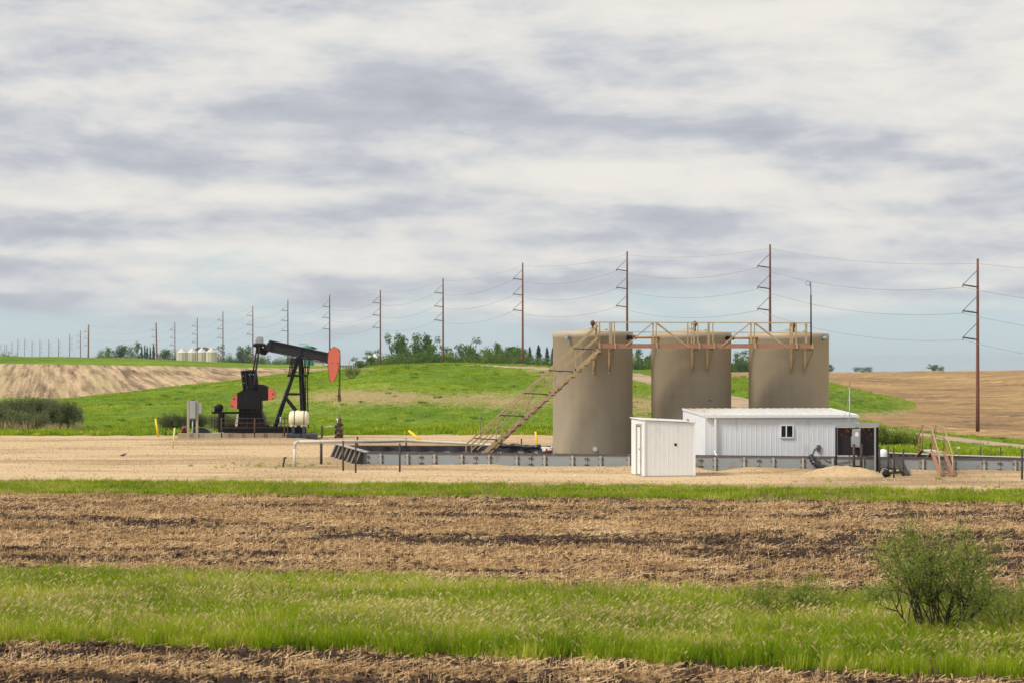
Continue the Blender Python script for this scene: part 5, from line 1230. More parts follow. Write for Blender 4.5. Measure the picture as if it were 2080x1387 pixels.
# chemical tank on its stand
CD = -1.9
r = empty('chemical_tank', q(614, 892, CD), 'cream plastic barrel tank strapped on a dark stand beside the pump jack', 'tank')
m = MB(); m.lathe(q(613.7, 848, CD), [(0, -.58), (.30, -.57), (.40, -.52), (.45, -.40), (.455, 0), (.45, .40), (.40, .52), (.30, .57), (0, .58)], 28, 'x')
m.tube(q(612, 834, CD), q(612, 831.5, CD), .12, n=12)
for px in (600, 607, 621, 627): m.beam(q(px, 858, CD-.25), q(px, 864.5, CD-.25), .16, .12, (0, 1, 0))
m.build('barrel', M['poly'], r)
for px in (605.5, 625):
    m = MB(); c = q(px, 848, CD); m.sweep([c+Vector((0, .466*math.cos(t/24*6.283), .466*math.sin(t/24*6.283))) for t in range(25)], .022, 5); m.build('strap', M['rust'], r)
for px in (603.5, 624.5):
    for dd in (-.35, .35):
        m = MB(); m.beam(q(px, 862.5, CD+dd), q(px, 880, CD+dd), .17, .12, (0, 1, 0)); m.build('leg', M['traycol'], r)
m = MB(); m.prism(*pg([(606, 863), (622, 863), (623, 878), (605, 878)], CD-.2, CD+.3)); m.build('pump_box', M['black'], r)
m = MB(); c = q(637.5, 867, CD); m.sweep([c+Vector((.24*math.cos(R(150)-t/14*R(255)), 0, .27*math.sin(R(150)-t/14*R(255)))) for t in range(15)], .016, 6); m.build('tube_loop', M['darkpost'], r)
r = empty('spill_tray', q(620, 892, CD), 'dark blue plastic spill tray in two halves beneath the cream barrel tank', 'tray')
for x0, x1 in ((590.5, 620), (620.7, 650)):
    m = MB(); p_ = [(x0+1, 877.5), (x1-.6, 877.5), (x1, 890.5), (x0, 891)]; m.prism(*pg(p_, CD-.75, CD+.6)); o = m.build('tray_half', M['traycol'], r, bevel=.03)
    m = MB(); m.prism(*pg([((x0+x1)/2-3, 884), ((x0+x1)/2+3, 884), ((x0+x1)/2+3, 890), ((x0+x1)/2-3, 890)], CD-.77, CD-.70)); m.build('fork_pocket', M['hole'], o)

# electrical rack on two timber posts
ED = -2.6
r = empty('cabinet_rack', q(404, 893, ED), 'grey electrical cabinet slung between two pale timber posts at the left of the pump jack', 'cabinet')
for px in (395.6, 413.2):
    m = MB(); m.beam(q(px, 811, ED), q(px, 897, ED), .14, .12, (0, 1, 0)); m.build('post', M['wood'], r)
m = MB(); m.prism(*pg([(399, 812.5), (411.5, 812.5), (411.5, 848), (399, 848)], ED-.12, ED+.15)); cb = m.build('cabinet', M['cabinet'], r, bevel=.01)
m = MB(); m.prism(*pg([(400.2, 815), (410.4, 815), (410.4, 846), (400.2, 846)], ED-.14, ED-.122)); m.build('door', M['cabinet'], cb)
m = MB(); m.prism(*pg([(416.5, 816.5), (422.5, 817), (422.5, 837.5), (416.5, 837)], ED-.05, ED+.12)); m.build('junction_box', M['cabinet'], r, bevel=.01)
m = MB(); m.tube(q(404.7, 848, ED), q(404, 897, ED), .045, n=8); m.build('conduit', M['steel'], r)
m = MB()
for y in (822, 841): m.beam(q(391, y, ED+.14), q(417, y, ED+.14), .06, .05, (0, 0, 1))
m.build('strut', M['steel'], r)

# birds
def bird(p, s, face, name, label, mt='feather'):
    r = empty(name, p, label, 'bird')
    m = MB(); prof = [(-.17, .005, .03), (-.12, .022, .03), (-.05, .045, .035), (0, .058, .05), (.05, .056, .065), (.09, .040, .085), (.115, .030, .105), (.135, .032, .118), (.155, .022, .12), (.175, .006, .113), (.20, .002, .110)]
    m.sweep([Vector(p)+Vector((face*x*s, 0, z*s+.04*s)) for x, rr, z in prof], [rr*s for _, rr, _ in prof], 10); m.build('body', M[mt], r)
    for dy in (-.02, .02):
        m = MB(); m.tube(Vector(p)+Vector((.01*s, dy*s, 0)), Vector(p)+Vector((0, dy*s, .06*s)), .005*s, n=5); m.build('leg', M['rust'], r)
    for dy in (-.05, .05):
        m = MB(); m.sweep([Vector(p)+Vector((face*x*s, dy*s, z*s)) for x, z in ((-.16, .07), (-.06, .095), (.05, .12))], [.004*s, .02*s, .012*s], 7); m.build('wing', M['hardware'], r)
p = W(250, 927, 101.4); p.z = 0
bird(p, 1.0, 1, 'bird', 'small grey bird standing on the gravel at left')
bird(q(639, 711.2, -.1)+Vector((0, 0, .02)), 1.15, -1, 'bird', 'dark bird perched on top of the walking beam', 'hole')

# ================================================================== power line
VX = -300.0; N0 = 4.42; D0 = 180.0
tops = {-1: None, 0: 527, 1: 498, 2: 512, 3: 535, 4: 566.5, 5: 590, 6: 600, 7: 610, 8: 622, 9: 633, 10: 646, 11: 655}
side = Vector((-.957, -.291, 0)); along = Vector((-.291, .957, 0))
PH = 14.7
def arm(root, c, s_dir, L_=1.28):
    a = c; tip = c+s_dir*L_+Vector((0, 0, .16)); m = MB()
    m.tube(a, tip, .055, .045, 8)
    for t in (.25, .4, .55, .7, .85): pt = a.lerp(tip, t); m.tube(pt, a.lerp(tip, t+.03), .085, n=8)
    m.tube(tip+Vector((0, 0, .05)), tip-Vector((0, 0, .2)), .04, n=6); m.build('insulator_arm', M['hardware'], root)
    m = MB(); m.tube(tip, c+Vector((0, 0, 1.32)), .028, n=6); m.build('stay_rod', M['hardware'], root)
    return tip-Vector((0, 0, .2))
def power_pole(base, top, label, arms=3, s_dir=side, mt='polewood', group='poles of the power line', k=1.0):
    r = empty('power_pole', base, label, 'power pole', group)
    m = MB(); n_ = 7; m.sweep([base.lerp(top, t/(n_-1))-Vector((0, 0, .3 if t == 0 else 0)) for t in range(n_)], [(.165-.07*t/(n_-1))*k for t in range(n_)], 12); m.build('pole', M[mt], r)
    m = MB(); m.tube(top, top+Vector((0, 0, .05)), .105*k, .09*k, 12); m.build('cap', M['hardware'], r)
    tips = []
    for d in (2.3, 4.45, 6.65)[:arms]: tips.append(arm(r, top-Vector((0, 0, d))+s_dir*.1, s_dir))
    m = MB(); 
    for d in (1.0, 3.2, 5.4): m.tube(top-Vector((0, 0, d))-along*.13, top-Vector((0, 0, d))+along*.13, .02, n=5)
    m.build('bolt', M['hardware'], r)
    return tips, top
labels = {-1: 'power pole standing just beyond the right edge of the view', 0: 'nearest power pole, standing whole on the tilled hillside at far right',
 1: 'tallest looking power pole, rising behind the right tank and catwalk', 2: 'power pole rising behind the left tank between staircase top and middle tank',
 3: 'power pole between the staircase and the tree row, first pole left of the tanks', 4: 'power pole in front of the middle of the green tree row', 5: 'power pole at the left end of the green tree row on the hill',
 6: 'power pole right above the orange horse head', 7: 'power pole crossing behind the middle of the walking beam', 8: 'power pole beside the grey equalizer cap of the pump jack',
 9: 'power pole between the pump jack and the white grain bins', 10: 'power pole in front of the white grain bins', 11: 'power pole just left of the white grain bins'}
att = []
for n in range(-1, 12):
    px = VX+2286*N0/(N0+n); D = D0*(N0+n)/N0; x = (px-CX)/F*D
    zt = (H+(HY-tops[n])/F*D) if tops[n] else 11.0
    zb = gzf(x, D)
    att.append(power_pole(Vector((x, D, zb)), Vector((x, D, zt)), labels[n]))
D12 = 668.; P12 = Vector(((317-CX)/F*D12, D12, 0)); z12 = H+(HY-656)/F*D12
t12 = power_pole(Vector((P12.x+.4, P12.y, gzf(P12.x, D12)-1)), Vector((P12.x, P12.y, z12)), 'thick orange brown corner pole between the grain bins and the spruces', 3, side, 'polewood2', None, 2.0)
D13 = 700.; x13 = (180-CX)/F*D13; z13 = H+(HY-660)/F*D13
t13 = power_pole(Vector((x13-.2, D13, gzf(x13, D13)-1)), Vector((x13, D13, z13)), 'thick orange brown corner pole standing left of all the trees', 3, side, 'polewood2', None, 2.1)
att.append(t12); att.append(t13)
far = [(163.5, 672), (141.5, 679), (119, 688), (99, 690), (81, 691), (65, 691.5), (50, 687), (36, 688.5), (24, 694), (13, 698), (9, 698), (2, 699)]
nm = ['first', 'second', 'third', 'fourth', 'fifth', 'sixth', 'seventh', 'eighth', 'ninth', 'tenth', 'eleventh', 'twelfth']
for i, (px, ty) in enumerate(far):
    D = [860, 950, 1040, 1120, 1210, 1310, 1400, 1510, 1640, 1750, 1850, 1950][i]; x = (px-CX)/F*D; zt = H+(HY-ty)/F*D
    a = power_pole(Vector((x, D, gzf(x, D))), Vector((x, D, zt)), f'{nm[i]} of the tiny distant poles left of the thick brown corner pole', 3, -side if i > 0 else side, 'polewood', 'tiny distant power poles', 1.25)
    att.append(a)
def sagline(a, b_, sag, n=14): return [a.lerp(b_, t/n)-Vector((0, 0, 4*sag*(t/n)*(1-t/n))) for t in range(n+1)]
for w in range(4):
    pts = []
    for i in range(len(att)-1):
        a = att[i][1]-Vector((0, 0, .35))+side*.12 if w == 0 else att[i][0][w-1]; c = att[i+1][1]-Vector((0, 0, .35))+side*.12 if w == 0 else att[i+1][0][w-1]
        s_ = ((c-a).length/40.7)
        pts += sagline(a, c, (.55 if w == 0 else .95)*min(s_, 2.2))[:-1] if i < len(att)-2 else sagline(a, c, .8)
    m = MB(); m.sweep(pts, (.012 if w == 0 else .016), 5)
    o = m.build('power_cable', M['wire'], None, pts[0])
    tag(o, ['thin top cable strung from pole head to pole head', 'upper of the three cables carried on the pole arms', 'middle of the three cables carried on the pole arms', 'lowest of the three cables carried on the pole arms'][w], 'cable', 'cables of the power line')

# ================================================================== vegetation
def leaf_mesh(name, C_, size, seed, m_, aspect=.6, tone=None):
    g_ = np.random.default_rng(seed); n = len(C_); C_ = np.asarray(C_, float)
    a = g_.normal(size=(n, 3)); a /= np.linalg.norm(a, axis=1)[:, None]; b2 = g_.normal(size=(n, 3)); b2 -= a*(a*b2).sum(1)[:, None]; b2 /= np.linalg.norm(b2, axis=1)[:, None]
    s = size*(.6+.8*g_.random((n, 1))); V_ = np.stack([C_-a*s*.5, C_+b2*s*aspect*.5, C_+a*s*.5, C_-b2*s*aspect*.5], 1).reshape(-1, 3)
    me = np_mesh(name, V_, np.arange(4*n).reshape(-1, 4)); t = g_.random(n) if tone is None else np.clip(tone+.25*(g_.random(n)-.5), 0, 1); fattr(me, 'tone', np.repeat(t, 4)); me.materials.append(m_); return me
def tree_data(kind, seed):
    """unit-height tree: returns (wood MB, crown mesh)"""
    g_ = np.random.default_rng(seed); rr = random.Random(seed); mb = MB(); C_ = []; tn = []
    if kind == 'spruce':
        mb.tube((0, 0, 0), (0, 0, .95), .016, .003, 6)
        for i in range(60):
            t = i/60; z = .06+.92*t; rad = .19*(1-t)**.85+.012
            for k_ in range(5):
                a = rr.uniform(0, 6.283); L_ = rad*rr.uniform(.5, 1.15)
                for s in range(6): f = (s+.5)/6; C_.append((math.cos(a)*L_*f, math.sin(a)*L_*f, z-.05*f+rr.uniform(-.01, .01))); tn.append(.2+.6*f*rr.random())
        return mb, leaf_mesh('crown', C_, .035, seed, M['leafdark'], .8, np.array(tn))
    if kind == 'bush':
        cl = [(rr.uniform(-.62, .62), rr.uniform(-.3, .3), rr.uniform(.12, .62), rr.uniform(.16, .34)) for _ in range(16)]
        for i in range(6): a = rr.uniform(-.4, .4); mb.tube((a*.3, 0, 0), (a, rr.uniform(-.2, .2), .6), .02, .006, 5)
    else:
        lean = rr.uniform(-.05, .05); hz = .30 if kind != 'tall' else .26
        mb.sweep([(0, 0, -.03), (lean*.4, 0, .25), (lean, 0, .55)], [.024, .018, .010], 7); cl = []
        nb = {'round': 15, 'sparse': 11, 'tall': 13}[kind]
        for i in range(nb):
            t = rr.uniform(hz, 1); a = rr.uniform(0, 6.283); wmax = {'round': .30, 'sparse': .27, 'tall': .15}[kind]
            L_ = wmax*math.sqrt(max(.08, 1-((t-.62)/.42)**2))*rr.uniform(.5, 1.05); z = t*.92
            st_ = Vector((lean*min(z, .55), 0, min(z*.62, .55))); en = Vector((math.cos(a)*L_, math.sin(a)*L_, z))
            mb.sweep([st_, st_.lerp(en, .5)+Vector((0, 0, -.02)), en], [.009, .006, .003], 5)
            cl.append((en.x, en.y, en.z, rr.uniform(.09, .16)*(1 if kind == 'round' else .8)))
            if kind != 'sparse': m2 = st_.lerp(en, .6); cl.append((m2.x, m2.y, m2.z, rr.uniform(.07, .12)))
    for (x, y, z, s) in cl:
        n = int(5200*s*s*(1.0 if kind != 'sparse' else .75))+15 if kind != 'bush' else int(2600*s*s)+20
        P_ = g_.normal(size=(n, 3)); P_ /= np.linalg.norm(P_, axis=1)[:, None]; rd = g_.random((n, 1))**.5; off = P_*rd*s*np.array([1, 1, .75]); ctr = np.array([x, y, z])
        lump = (g_.random((6, 3))-.5)*s*1.6
        off = off+lump[g_.integers(0, 6, n)]*.35
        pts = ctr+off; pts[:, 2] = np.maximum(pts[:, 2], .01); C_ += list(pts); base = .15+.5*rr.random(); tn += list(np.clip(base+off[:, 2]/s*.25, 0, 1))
    return mb, leaf_mesh('crown', C_, (.040 if kind != 'bush' else .05), seed, M['leaf'] if seed % 3 else M['leafpale'], .75, np.array(tn))
TREES = {}
def tree(px, ty, wpx, kind, D, label, group, var=0, dark=None):
    key = (kind, var); x = (px-CX)/F*D; zb = gzf(x, D); top = H+(HY-ty)/F*D; h = (top-zb)*1.09; w = wpx/F*D*(1.35 if kind != 'spruce' else 1.2)
    if key not in TREES: TREES[key] = tree_data(kind, {'round': 10, 'sparse': 20, 'tall': 30, 'spruce': 40, 'bush': 50}[kind]+var)
    mb, cr = TREES[key]
    name = {'spruce': 'spruce_tree', 'bush': 'bush'}.get(kind, 'deciduous_tree')
    r = empty(name, (x, D, zb), label, 'bush' if kind == 'bush' else 'tree', group)
    k_ = {'round': .60, 'sparse': .55, 'tall': .34, 'spruce': .27, 'bush': 1.25}[kind]
    if 'wood' not in cr: pass
    wk = ('w',)+key
    if wk not in TREES:
        me = bpy.data.meshes.new('trunk'); me.from_pydata([tuple(v) for v in mb.v], [], mb.f); me.materials.append(M['bark']); TREES[wk] = me
    for nm_, me in (('trunk', TREES[wk]), ('crown', cr)):
        o = bpy.data.objects.new(nm_, me); col.objects.link(o); o.parent = r
    sx = w/k_ if kind != 'bush' else w/k_
    r.scale = (sx, sx, h*(1.0 if kind != 'bush' else 1.25)); r.rotation_euler.z = 0
    return r
TG = 'trees of the row on the hill crest'
row = [(742, 717, 36, 'round', 'round bright green tree at the left end of the hill row beside a white barn'), (761, 706, 20, 'sparse', 'slim open tree just left of the pole that ends the row'),
 (795, 683, 36, 'sparse', 'tall open tree immediately right of the pole at the left end of the row'), (815, 684, 24, 'tall', 'tall narrow tree second right of the pole at the left end of the row'), (838, 686, 40, 'round', 'broad full tree in the left half of the hill row'),
 (858, 688, 32, 'round', 'full tree between the broad one and the mid row pole'), (873, 690, 22, 'tall', 'narrow upright tree two left of the mid row pole'), (885, 688, 26, 'sparse', 'open tree close left of the mid row pole'), (898, 687, 20, 'sparse', 'pale airy tree touching the mid row pole on its left'),
 (925, 694, 30, 'sparse', 'airy tree close right of the mid row pole'), (943, 702, 26, 'round', 'lower round tree in the right half of the row'), (962, 690, 40, 'sparse', 'wide topped open tree in the right half of the row'), (983, 697, 30, 'sparse', 'spreading tree leaning right beside the wide topped one'),
 (1003, 704, 28, 'round', 'dense middling tree left of the dark topped one'), (1024, 694, 36, 'round', 'high dense tree left of the pole next to the staircase'), (1043, 705, 26, 'round', 'lower tree close to the pole next to the staircase'), (1058, 710, 20, 'tall', 'small tree touching the left of the pole next to the staircase'),
 (1076, 708, 18, 'spruce', 'single spruce close right of the pole next to the staircase'), (1094, 705, 22, 'spruce', 'tallest spruce between that pole and the staircase'), (1111, 709, 18, 'spruce', 'dark spruce beside the edge of the left tank'), (1123, 710, 18, 'spruce', 'dark spruce half hidden by the left tank'),
 (1290, 714, 26, 'round', 'leafy tree seen left in the gap between left and middle tanks'), (1306, 716, 28, 'round', 'leafy tree filling the gap between left and middle tanks'), (1322, 712, 24, 'round', 'leafy tree at the right of the gap between left and middle tanks'),
 (1492, 720, 26, 'round', 'dense low tree at the left of the gap before the right tank'), (1504, 708, 30, 'sparse', 'bare topped open tree in the gap before the right tank'), (1517, 722, 26, 'round', 'dense low tree at the right of the gap before the right tank')]
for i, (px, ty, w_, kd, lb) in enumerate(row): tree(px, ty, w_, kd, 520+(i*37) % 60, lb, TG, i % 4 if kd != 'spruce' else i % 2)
BG = 'bushes under the hill trees'
bx = [(775, 722, 40), (825, 716, 46), (876, 716, 46), (928, 717, 46), (977, 716, 46), (1028, 716, 46), (786, 722, 46), (812, 719, 48), (838, 716, 46), (862, 718, 44), (889, 717, 46), (914, 719, 44), (938, 718, 46), (963, 719, 48), (990, 718, 46), (1014, 716, 48), (1040, 717, 46), (1063, 722, 40), (1090, 727, 40), (1300, 722, 50), (1490, 733, 30), (1512, 733, 34)]
where = ['at the very left end of the row', 'two left of the broad tree', 'between broad tree and mid row pole', 'just right of the mid row pole in second line', 'between wide topped and spreading trees', 'beneath the high dense tree', 'below the first tall trees at the left end', 'below the narrow tree near the left end', 'under the broad tree in the left half', 'left of the mid row pole by two bushes', 'touching the mid row pole on its left', 'touching the mid row pole on its right', 'under the lower round tree', 'under the wide topped tree', 'under the spreading tree', 'under the dense middling tree', 'left of the pole beside the staircase', 'behind the foot of the pole beside the staircase', 'under the spruces left of the tank', 'in the gap between left and middle tanks', 'at left in the gap before the right tank', 'at right in the gap before the right tank']
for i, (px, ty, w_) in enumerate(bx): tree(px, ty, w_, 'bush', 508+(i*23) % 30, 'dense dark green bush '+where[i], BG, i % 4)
LG = 'distant trees at the left'
dl_ = [(200, 715, 30, 'bush', 'low hazy thicket right of the thick corner pole'), (214, 711, 24, 'round', 'small hazy tree above the low thicket'), (230, 716, 26, 'bush', 'low hazy bush left of the tall distant tree'), (243, 701, 32, 'round', 'tall rounded distant tree left of the spruce cluster'), (258, 714, 20, 'bush', 'hazy bush right of the tall rounded distant tree'),
 (274, 702, 24, 'round', 'rounded distant tree directly left of the spruces'), (288, 706, 10, 'spruce', 'first small distant spruce from the left'), (294, 704, 10, 'spruce', 'second small distant spruce from the left'), (299, 706, 10, 'spruce', 'third small distant spruce from the left'), (305, 707, 9, 'spruce', 'fourth small distant spruce, just left of the thick pole'), (312, 702, 12, 'spruce', 'highest distant spruce touching the thick brown pole'),
 (332, 709, 30, 'round', 'pale distant tree between the thick pole and the grain bins'), (345, 713, 26, 'bush', 'hazy bush touching the left grain bin'), (443, 697, 22, 'sparse', 'open tree rising right behind the grain bins'), (456, 718, 20, 'bush', 'dark bush at the foot of the pole right of the bins'),
 (490, 707, 14, 'tall', 'left of two dark upright distant trees before the pump jack'), (503, 705, 15, 'tall', 'right of two dark upright distant trees before the pump jack'), (484, 728, 40, 'bush', 'low hazy growth below the two dark upright trees'), (520, 722, 26, 'bush', 'low hazy growth behind the pitman arms'),
 (545, 724, 34, 'bush', 'hazy distant thicket left under the walking beam'), (570, 723, 34, 'bush', 'hazy distant thicket right under the walking beam'), (592, 726, 26, 'bush', 'hazy thicket behind the samson post'), (626, 727, 30, 'bush', 'hazy thicket beside the green tank'), (18, 716, 26, 'bush', 'tiny far bush among the distant poles at the left edge')]
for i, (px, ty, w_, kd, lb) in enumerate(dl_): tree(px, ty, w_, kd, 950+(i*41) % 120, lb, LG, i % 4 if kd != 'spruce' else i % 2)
for px, ty, w_, kd, lb in ((1687, 740, 12, 'tall', 'blue hazed far tree touching the right tank edge'), (1752, 744, 24, 'bush', 'blue hazed far thicket right of the right tank'), (1894, 738, 15, 'round', 'blue hazed far tree left of the nearest power pole'), (1906, 743, 14, 'bush', 'blue hazed far bush beside that far tree')):
    tree(px, ty, w_, kd, 1900, lb, 'blue hazed far trees on the right horizon', 2)

# shrubs made of many fine stems
def shrub(name, base, w, h, n_stem, leaf_n, leaf_s, lm, label, cat='shrub', seed=1, dep=.6, twig='twig', up=.9, r0=.012, group=None, fork=3):
    rr = random.Random(seed); g_ = np.random.default_rng(seed); mb = MB(); C_ = []; tn = []
    r = empty(name, base, label, cat, group)
    def grow(p, d, L_, rad, lvl):
        pts = [p]; dd = d.copy()
        for i in range(3):
            dd = (dd+Vector((rr.gauss(0, .16), rr.gauss(0, .16), rr.gauss(.03, .08)))).normalized(); pts.append(pts[-1]+dd*L_/3)
        mb.sweep(pts, [rad, rad*.8, rad*.6, rad*.4], 4 if lvl else 6)
        if lvl < fork:
            for k_ in range(rr.randint(2, 4)):
                t = rr.uniform(.3, 1); i = min(2, int(t*3)); st_ = pts[i].lerp(pts[i+1], t*3-i); nd = (dd+Vector((rr.gauss(0, .5), rr.gauss(0, .5)*dep*1.5, rr.gauss(.1, .35)))).normalized(); grow(st_, nd, L_*rr.uniform(.5, .75), rad*.55, lvl+1)
        if lvl >= 1:
            for k_ in range(max(1, int(leaf_n))):
                t = rr.random(); i = min(2, int(t*3)); b2 = pts[i].lerp(pts[i+1], t*3-i); s = leaf_s*1.6; C_.append((b2.x+rr.gauss(0, s), b2.y+rr.gauss(0, s), b2.z+rr.gauss(0, s))); tn.append(rr.random())
    for i in range(n_stem):
        f = (i+.5)/n_stem*2-1; f = f*(.75+.25*rr.random()); d = Vector((f*w/2*1.1, rr.uniform(-1, 1)*w/2*dep, h*up*rr.uniform(.75, 1.05)*math.sqrt(max(.12, 1-f*f*.85)))); L_ = d.length*.52
        grow(Vector(base)+Vector((f*w*.10, rr.uniform(-.05, .05)*w, -.03)), d.normalized(), L_, r0, 0)
    mb.build('branches', M[twig], r)
    C_ = np.array(C_); C_ -= np.array(base); C_[:, 2] = np.maximum(C_[:, 2], .02)
    me = leaf_mesh('foliage', C_, leaf_s, seed, M[lm], .5, np.array(tn)); o = bpy.data.objects.new('foliage', me); col.objects.link(o); o.parent = r
    return r
def gp_(px, D): x = (px-CX)/F*D; return Vector((x, D, gzf(x, D)))
# foreground shrub and saplings in the grass band
b0 = gp_(1900, 33.2); shrub('foreground_shrub', b0, 2.3, 2.4, 18, 18, .040, 'bushleaf', 'large leafy green shrub with dark branches growing in the foreground grass at right', seed=11, dep=.8, twig='bark', r0=.020)
for i, (px, D, w_, h_, n, lb) in enumerate(((1985, 34.8, .9, 1.15, 6, 'small leafy sapling directly right of the large foreground shrub'), (2055, 33.4, .9, 1.35, 6, 'small leafy sapling at the right edge of the foreground grass'), (1560, 35.5, 1.0, .95, 6, 'wispy sapling in the foreground grass well left of the large shrub'), (1640, 35.8, .9, 1.0, 6, 'wispy sapling halfway towards the large foreground shrub'), (1780, 36.5, .7, .8, 4, 'tiny wispy sapling close left of the large foreground shrub'))):
    shrub('sapling', gp_(px, D), w_, h_, n+2, 11, .034, 'bushleaf', lb, 'sapling', 60+i, .6, 'bark', r0=.006, fork=3)
# shrubs at the edge of the meadow
for i, (px, D, wpx, hpx, lb) in enumerate(((-30, 146, 90, 56, 'willow shrub cut by the left edge of the view'), (38, 147, 90, 60, 'big dark willow shrub near the left edge'), (84, 148, 90, 62, 'tallest dark willow shrub in the middle of the left thicket'), (128, 146, 84, 50, 'rounded willow shrub at the right end of the left thicket'), (60, 143, 90, 34, 'low willow growth in front of the left thicket'), (20, 143, 80, 36, 'low willow growth nearest the left edge'))):
    shrub('willow_shrub', gp_(px, D), wpx/F*D, hpx/F*D*1.3, 26, 22, .085, 'willow', lb, 'shrub', 80+i, .8, 'twig', r0=.016, group='willow shrubs of the left thicket', fork=3)
for i, (px, D, wpx, hpx, lb) in enumerate(((352, 140, 70, 42, 'grey green shrub behind the cabinet posts, left one'), (395, 140, 60, 46, 'grey green shrub directly behind the cabinet posts'), (455, 139, 70, 50, 'grey green shrub behind the pump jack motor'), (520, 139.5, 70, 46, 'grey green shrub behind the pump jack pedestal'))):
    shrub('willow_shrub', gp_(px, D), wpx/F*D, hpx/F*D, 22, 9, .07, 'willow', lb, 'shrub', 90+i, .8, 'twig', r0=.014, group='thin willow shrubs behind the pump jack', fork=3)
shrub('bare_shrub', gp_(716, 214), 2.4, 1.5, 18, 2.2, .06, 'willow', 'nearly bare twiggy shrub on the slope right of the horse head', 'shrub', 101, .8, 'twig', r0=.02)
for i, (px, D, wpx, hpx, lb) in enumerate(((1792, 118, 44, 36, 'green shrub directly right of the rusty screen'), (1820, 119, 50, 34, 'green shrub between the rusty screen and the stile'), (1845, 121, 30, 22, 'small green shrub nearest the stile'))):
    p_ = gp_(px, D); shrub('green_shrub', p_, wpx/F*D, hpx/F*D+.15, 16, 13, .085, 'bushleaf', lb, 'shrub', 110+i, .8, 'twig', r0=.012, group='green shrubs behind the containment at right')
# dry reeds in front of the left thicket
rc_ = coll('reed_tufts')
for s in range(3): blades('reed', rc_, 40, .75, .03, .30, .18, 6, M['reed'], M['reed'], 170+s)
xr = np.linspace(-33, -18, 60)[:, None]+0*np.zeros((1, 8)); yr = np.linspace(139, 142.5, 8)[None, :]+0*xr; V_ = np.stack([xr, yr, gz(xr, yr)], -1).reshape(-1, 3)
i_, j_ = np.meshgrid(np.arange(59), np.arange(7), indexing='ij'); a_ = (i_*8+j_).ravel(); me = np_mesh('dry_reeds', V_, np.stack([a_, a_+8, a_+9, a_+1], -1)); pxr = CX+F*xr/yr
fattr(me, 'dens', (np.exp(-((pxr-30)/22)**2)+np.exp(-((pxr-155)/14)**2)+.5*np.exp(-((pxr-100)/25)**2)+.15).ravel().clip(0, 1)*(pxr.ravel() < 172))
scatter('dry_reeds', me, rc_, 2.4, .6, 1.2, 21, 'dry tan reeds along the foot of the left willow thicket', 'reeds')
# tall dry stalks on the narrow strip
# straw bale at the left edge
p = gp_(-8, 156); p.z += .62; m = MB(); m.lathe(p, [(0, -.6), (.6, -.6), (.66, -.5), (.66, .5), (.6, .6), (0, .6)], 30, 'x'); tag(m.build('round_bale', M['bale'], None, p), 'brown round bale cut by the left edge behind the willow thicket', 'bale')

# ================================================================== far buildings
def bin_(px, w_, eave, peak, D, lb):
    x = (px-CX)/F*D; zb = gzf(x, D); rr = w_/2/F*D; ze_ = H+(HY-eave)/F*D; zp = H+(HY-peak)/F*D; c = Vector((x, D, zb))
    r = empty('grain_bin', c, lb, 'grain bin', 'white grain bins'); m = MB(); hgt = ze_-zb; pr = []
    nz = 14
    for i in range(nz): z = hgt*i/nz; pr += [(rr, z), (rr+.05, z+hgt/nz*.5)]
    pr.append((rr, hgt)); m.lathe(c, pr, 28); m.build('wall', M['binwhite'], r)
    m = MB(); m.lathe(c, [(rr+.15, hgt-.05), (rr*.15, zp-zb), (rr*.15, zp-zb+.3), (0, zp-zb+.35)], 28); m.build('roof', M['pipe'], r)
    for k_ in (-.45, .1, .5):
        m = MB(); a = c+Vector((k_*rr, -math.sqrt(1-k_*k_)*(rr+.1), 0)); m.beam(a+Vector((0, 0, hgt*.1)), a+Vector((0, 0, hgt)), .25, .08, (0, 1, 0)); m.build('stiffener', M['binwhite'], r)
    m = MB(); a = c+Vector((rr*.05, -rr-.12, hgt*.45)); m.beam(a, a+Vector((0, 0, 1.0)), .6, .1, (0, 1, 0)); m.build('hatch', M['hardware'], r)
bin_(370.5, 24, 716, 707.5, 830, 'leftmost white grain bin'); bin_(391, 22, 716, 707, 838, 'second white grain bin from the left'); bin_(410, 22, 715.5, 706.5, 834, 'third white grain bin, in front of the dark roof'); bin_(430, 22.5, 715, 706.5, 828, 'rightmost white grain bin')
def gable(name, x0, x1, ty, ey_, D, wallm, roofm, lb, cat, dep=10):
    a = W(x0, HY, D); c = W(x1, HY, D); zb = gzf((a.x+c.x)/2, D)-.5; ze_ = H+(HY-ey_)/F*D; zt = H+(HY-ty)/F*D
    r = empty(name, (a.x, D, zb), lb, cat); m = MB(); m.box((a.x, D, zb), (c.x, D+dep, ze_)); m.build('wall', M[wallm], r)
    m = MB(); e = .4; hip = (c.x-a.x)*.22 if name == 'house' else 0
    vs = [(a.x-e, D-e, ze_), (c.x+e, D-e, ze_), (c.x+e, D+dep+e, ze_), (a.x-e, D+dep+e, ze_), (a.x+hip, D+dep/2, zt), (c.x-hip, D+dep/2, zt)]
    m.add(vs, [(0,1,5,4),(2,3,4,5),(1,2,5),(3,0,4),(3,2,1,0)]); m.build('roof', M[roofm], r); return r, a, c, zb, ze_
g1 = gable('house', 391, 421, 704.5, 713, 860, 'binwhite', 'darkroof', 'building with a dark hipped roof behind the white grain bins', 'building', 14)
g2 = gable('barn', 747, 764, 718, 727, 600, 'trim', 'trim', 'white gabled barn half hidden by the round tree on the hill', 'barn', 8)
g3 = gable('white_shed', 638, 655, 729, 733, 760, 'binwhite', 'trim', 'low white building right of the green tank behind the horse head', 'building', 8)
m = MB(); m.box((g3[1].x+1.2, 759.85, g3[3]), (g3[1].x+2.2, 760.05, g3[3]+3.2)); m.build('door', M['hardware'], g3[0])
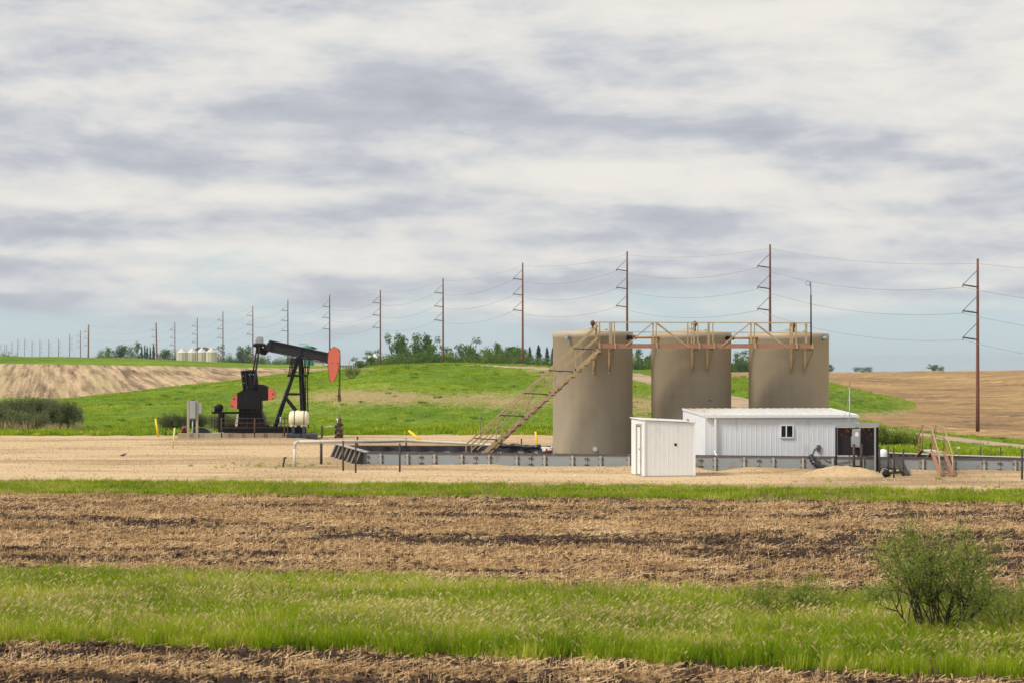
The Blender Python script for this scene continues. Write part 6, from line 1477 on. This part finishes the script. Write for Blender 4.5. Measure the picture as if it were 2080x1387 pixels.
r, a, c, zb, ze_ = gable('grandstand_shed', 655, 719, 740.2, 741.2, 790, 'steel', 'binwhite', 'long low pale blue building beyond the horse head', 'building', 10)
for i in range(12):
    m = MB(); x = a.x+(c.x-a.x)*(i+.5)/12; m.box((x-.08, 789.8, zb), (x+.08, 789.95, ze_)); m.build('post', M['trim'], r)
p = W(625.5, HY, 700); zb = gzf(p.x, 700); c = Vector((p.x, 700, zb)); r = empty('green_tank', c, 'green storage tank behind the samson post and walking beam', 'tank')
rr = 11/F*700; ht = H+(HY-704)/F*700-zb
m = MB(); m.lathe(c, [(rr, 0), (rr, ht), (rr-.05, ht+.02)], 32); m.build('shell', M['greentank'], r)
m = MB(); m.lathe(c, [(rr, ht), (.2, ht+.35), (0, ht+.4)], 32); m.build('roof', M['greentank'], r)
m = MB(); m.tube(c+Vector((-.3, 0, ht+.3)), c+Vector((-.3, 0, ht+.9)), .12, n=6)
for k_ in range(5): a_1 = c+Vector((-rr-.9+k_*.5, -rr*.5, ht)); m.tube(a_1, a_1+Vector((0, 0, .9)), .04, n=4)
m.tube(c+Vector((-rr-.9, -rr*.5, ht+.9)), c+Vector((-rr+1.1, -rr*.5, ht+.9)), .05, n=4); m.build('top_railing', M['greentank'], r)
m = MB(); p = W(709.5, HY, 900); zz0 = gzf(p.x, 900); m.tube((p.x, 900, zz0), (p.x, 900, H+(HY-729.5)/F*900), .12, .08, 6)
tag(m.build('far_mast', M['hardware'], None, Vector((p.x, 900, zz0))), 'tiny far mast left of the round tree on the hill', 'mast')

# ================================================================== thin air haze
HZ = 0.00008
m_h = bpy.data.materials.new('air'); m_h.use_nodes = True; nt = m_h.node_tree; nt.nodes.clear()
pv = N(nt, 'ShaderNodeVolumePrincipled'); pv.inputs['Color'].default_value = (.80, .90, 1, 1); pv.inputs['Density'].default_value = HZ; pv.inputs['Anisotropy'].default_value = .1
mo = N(nt, 'ShaderNodeOutputMaterial'); link(nt, pv.outputs[0], mo.inputs[1])
m = MB(); m.box((-16000, -200, -107), (16000, 13200, 60)); hz_o = m.build('haze', m_h); hz_o['kind'] = 'stuff'
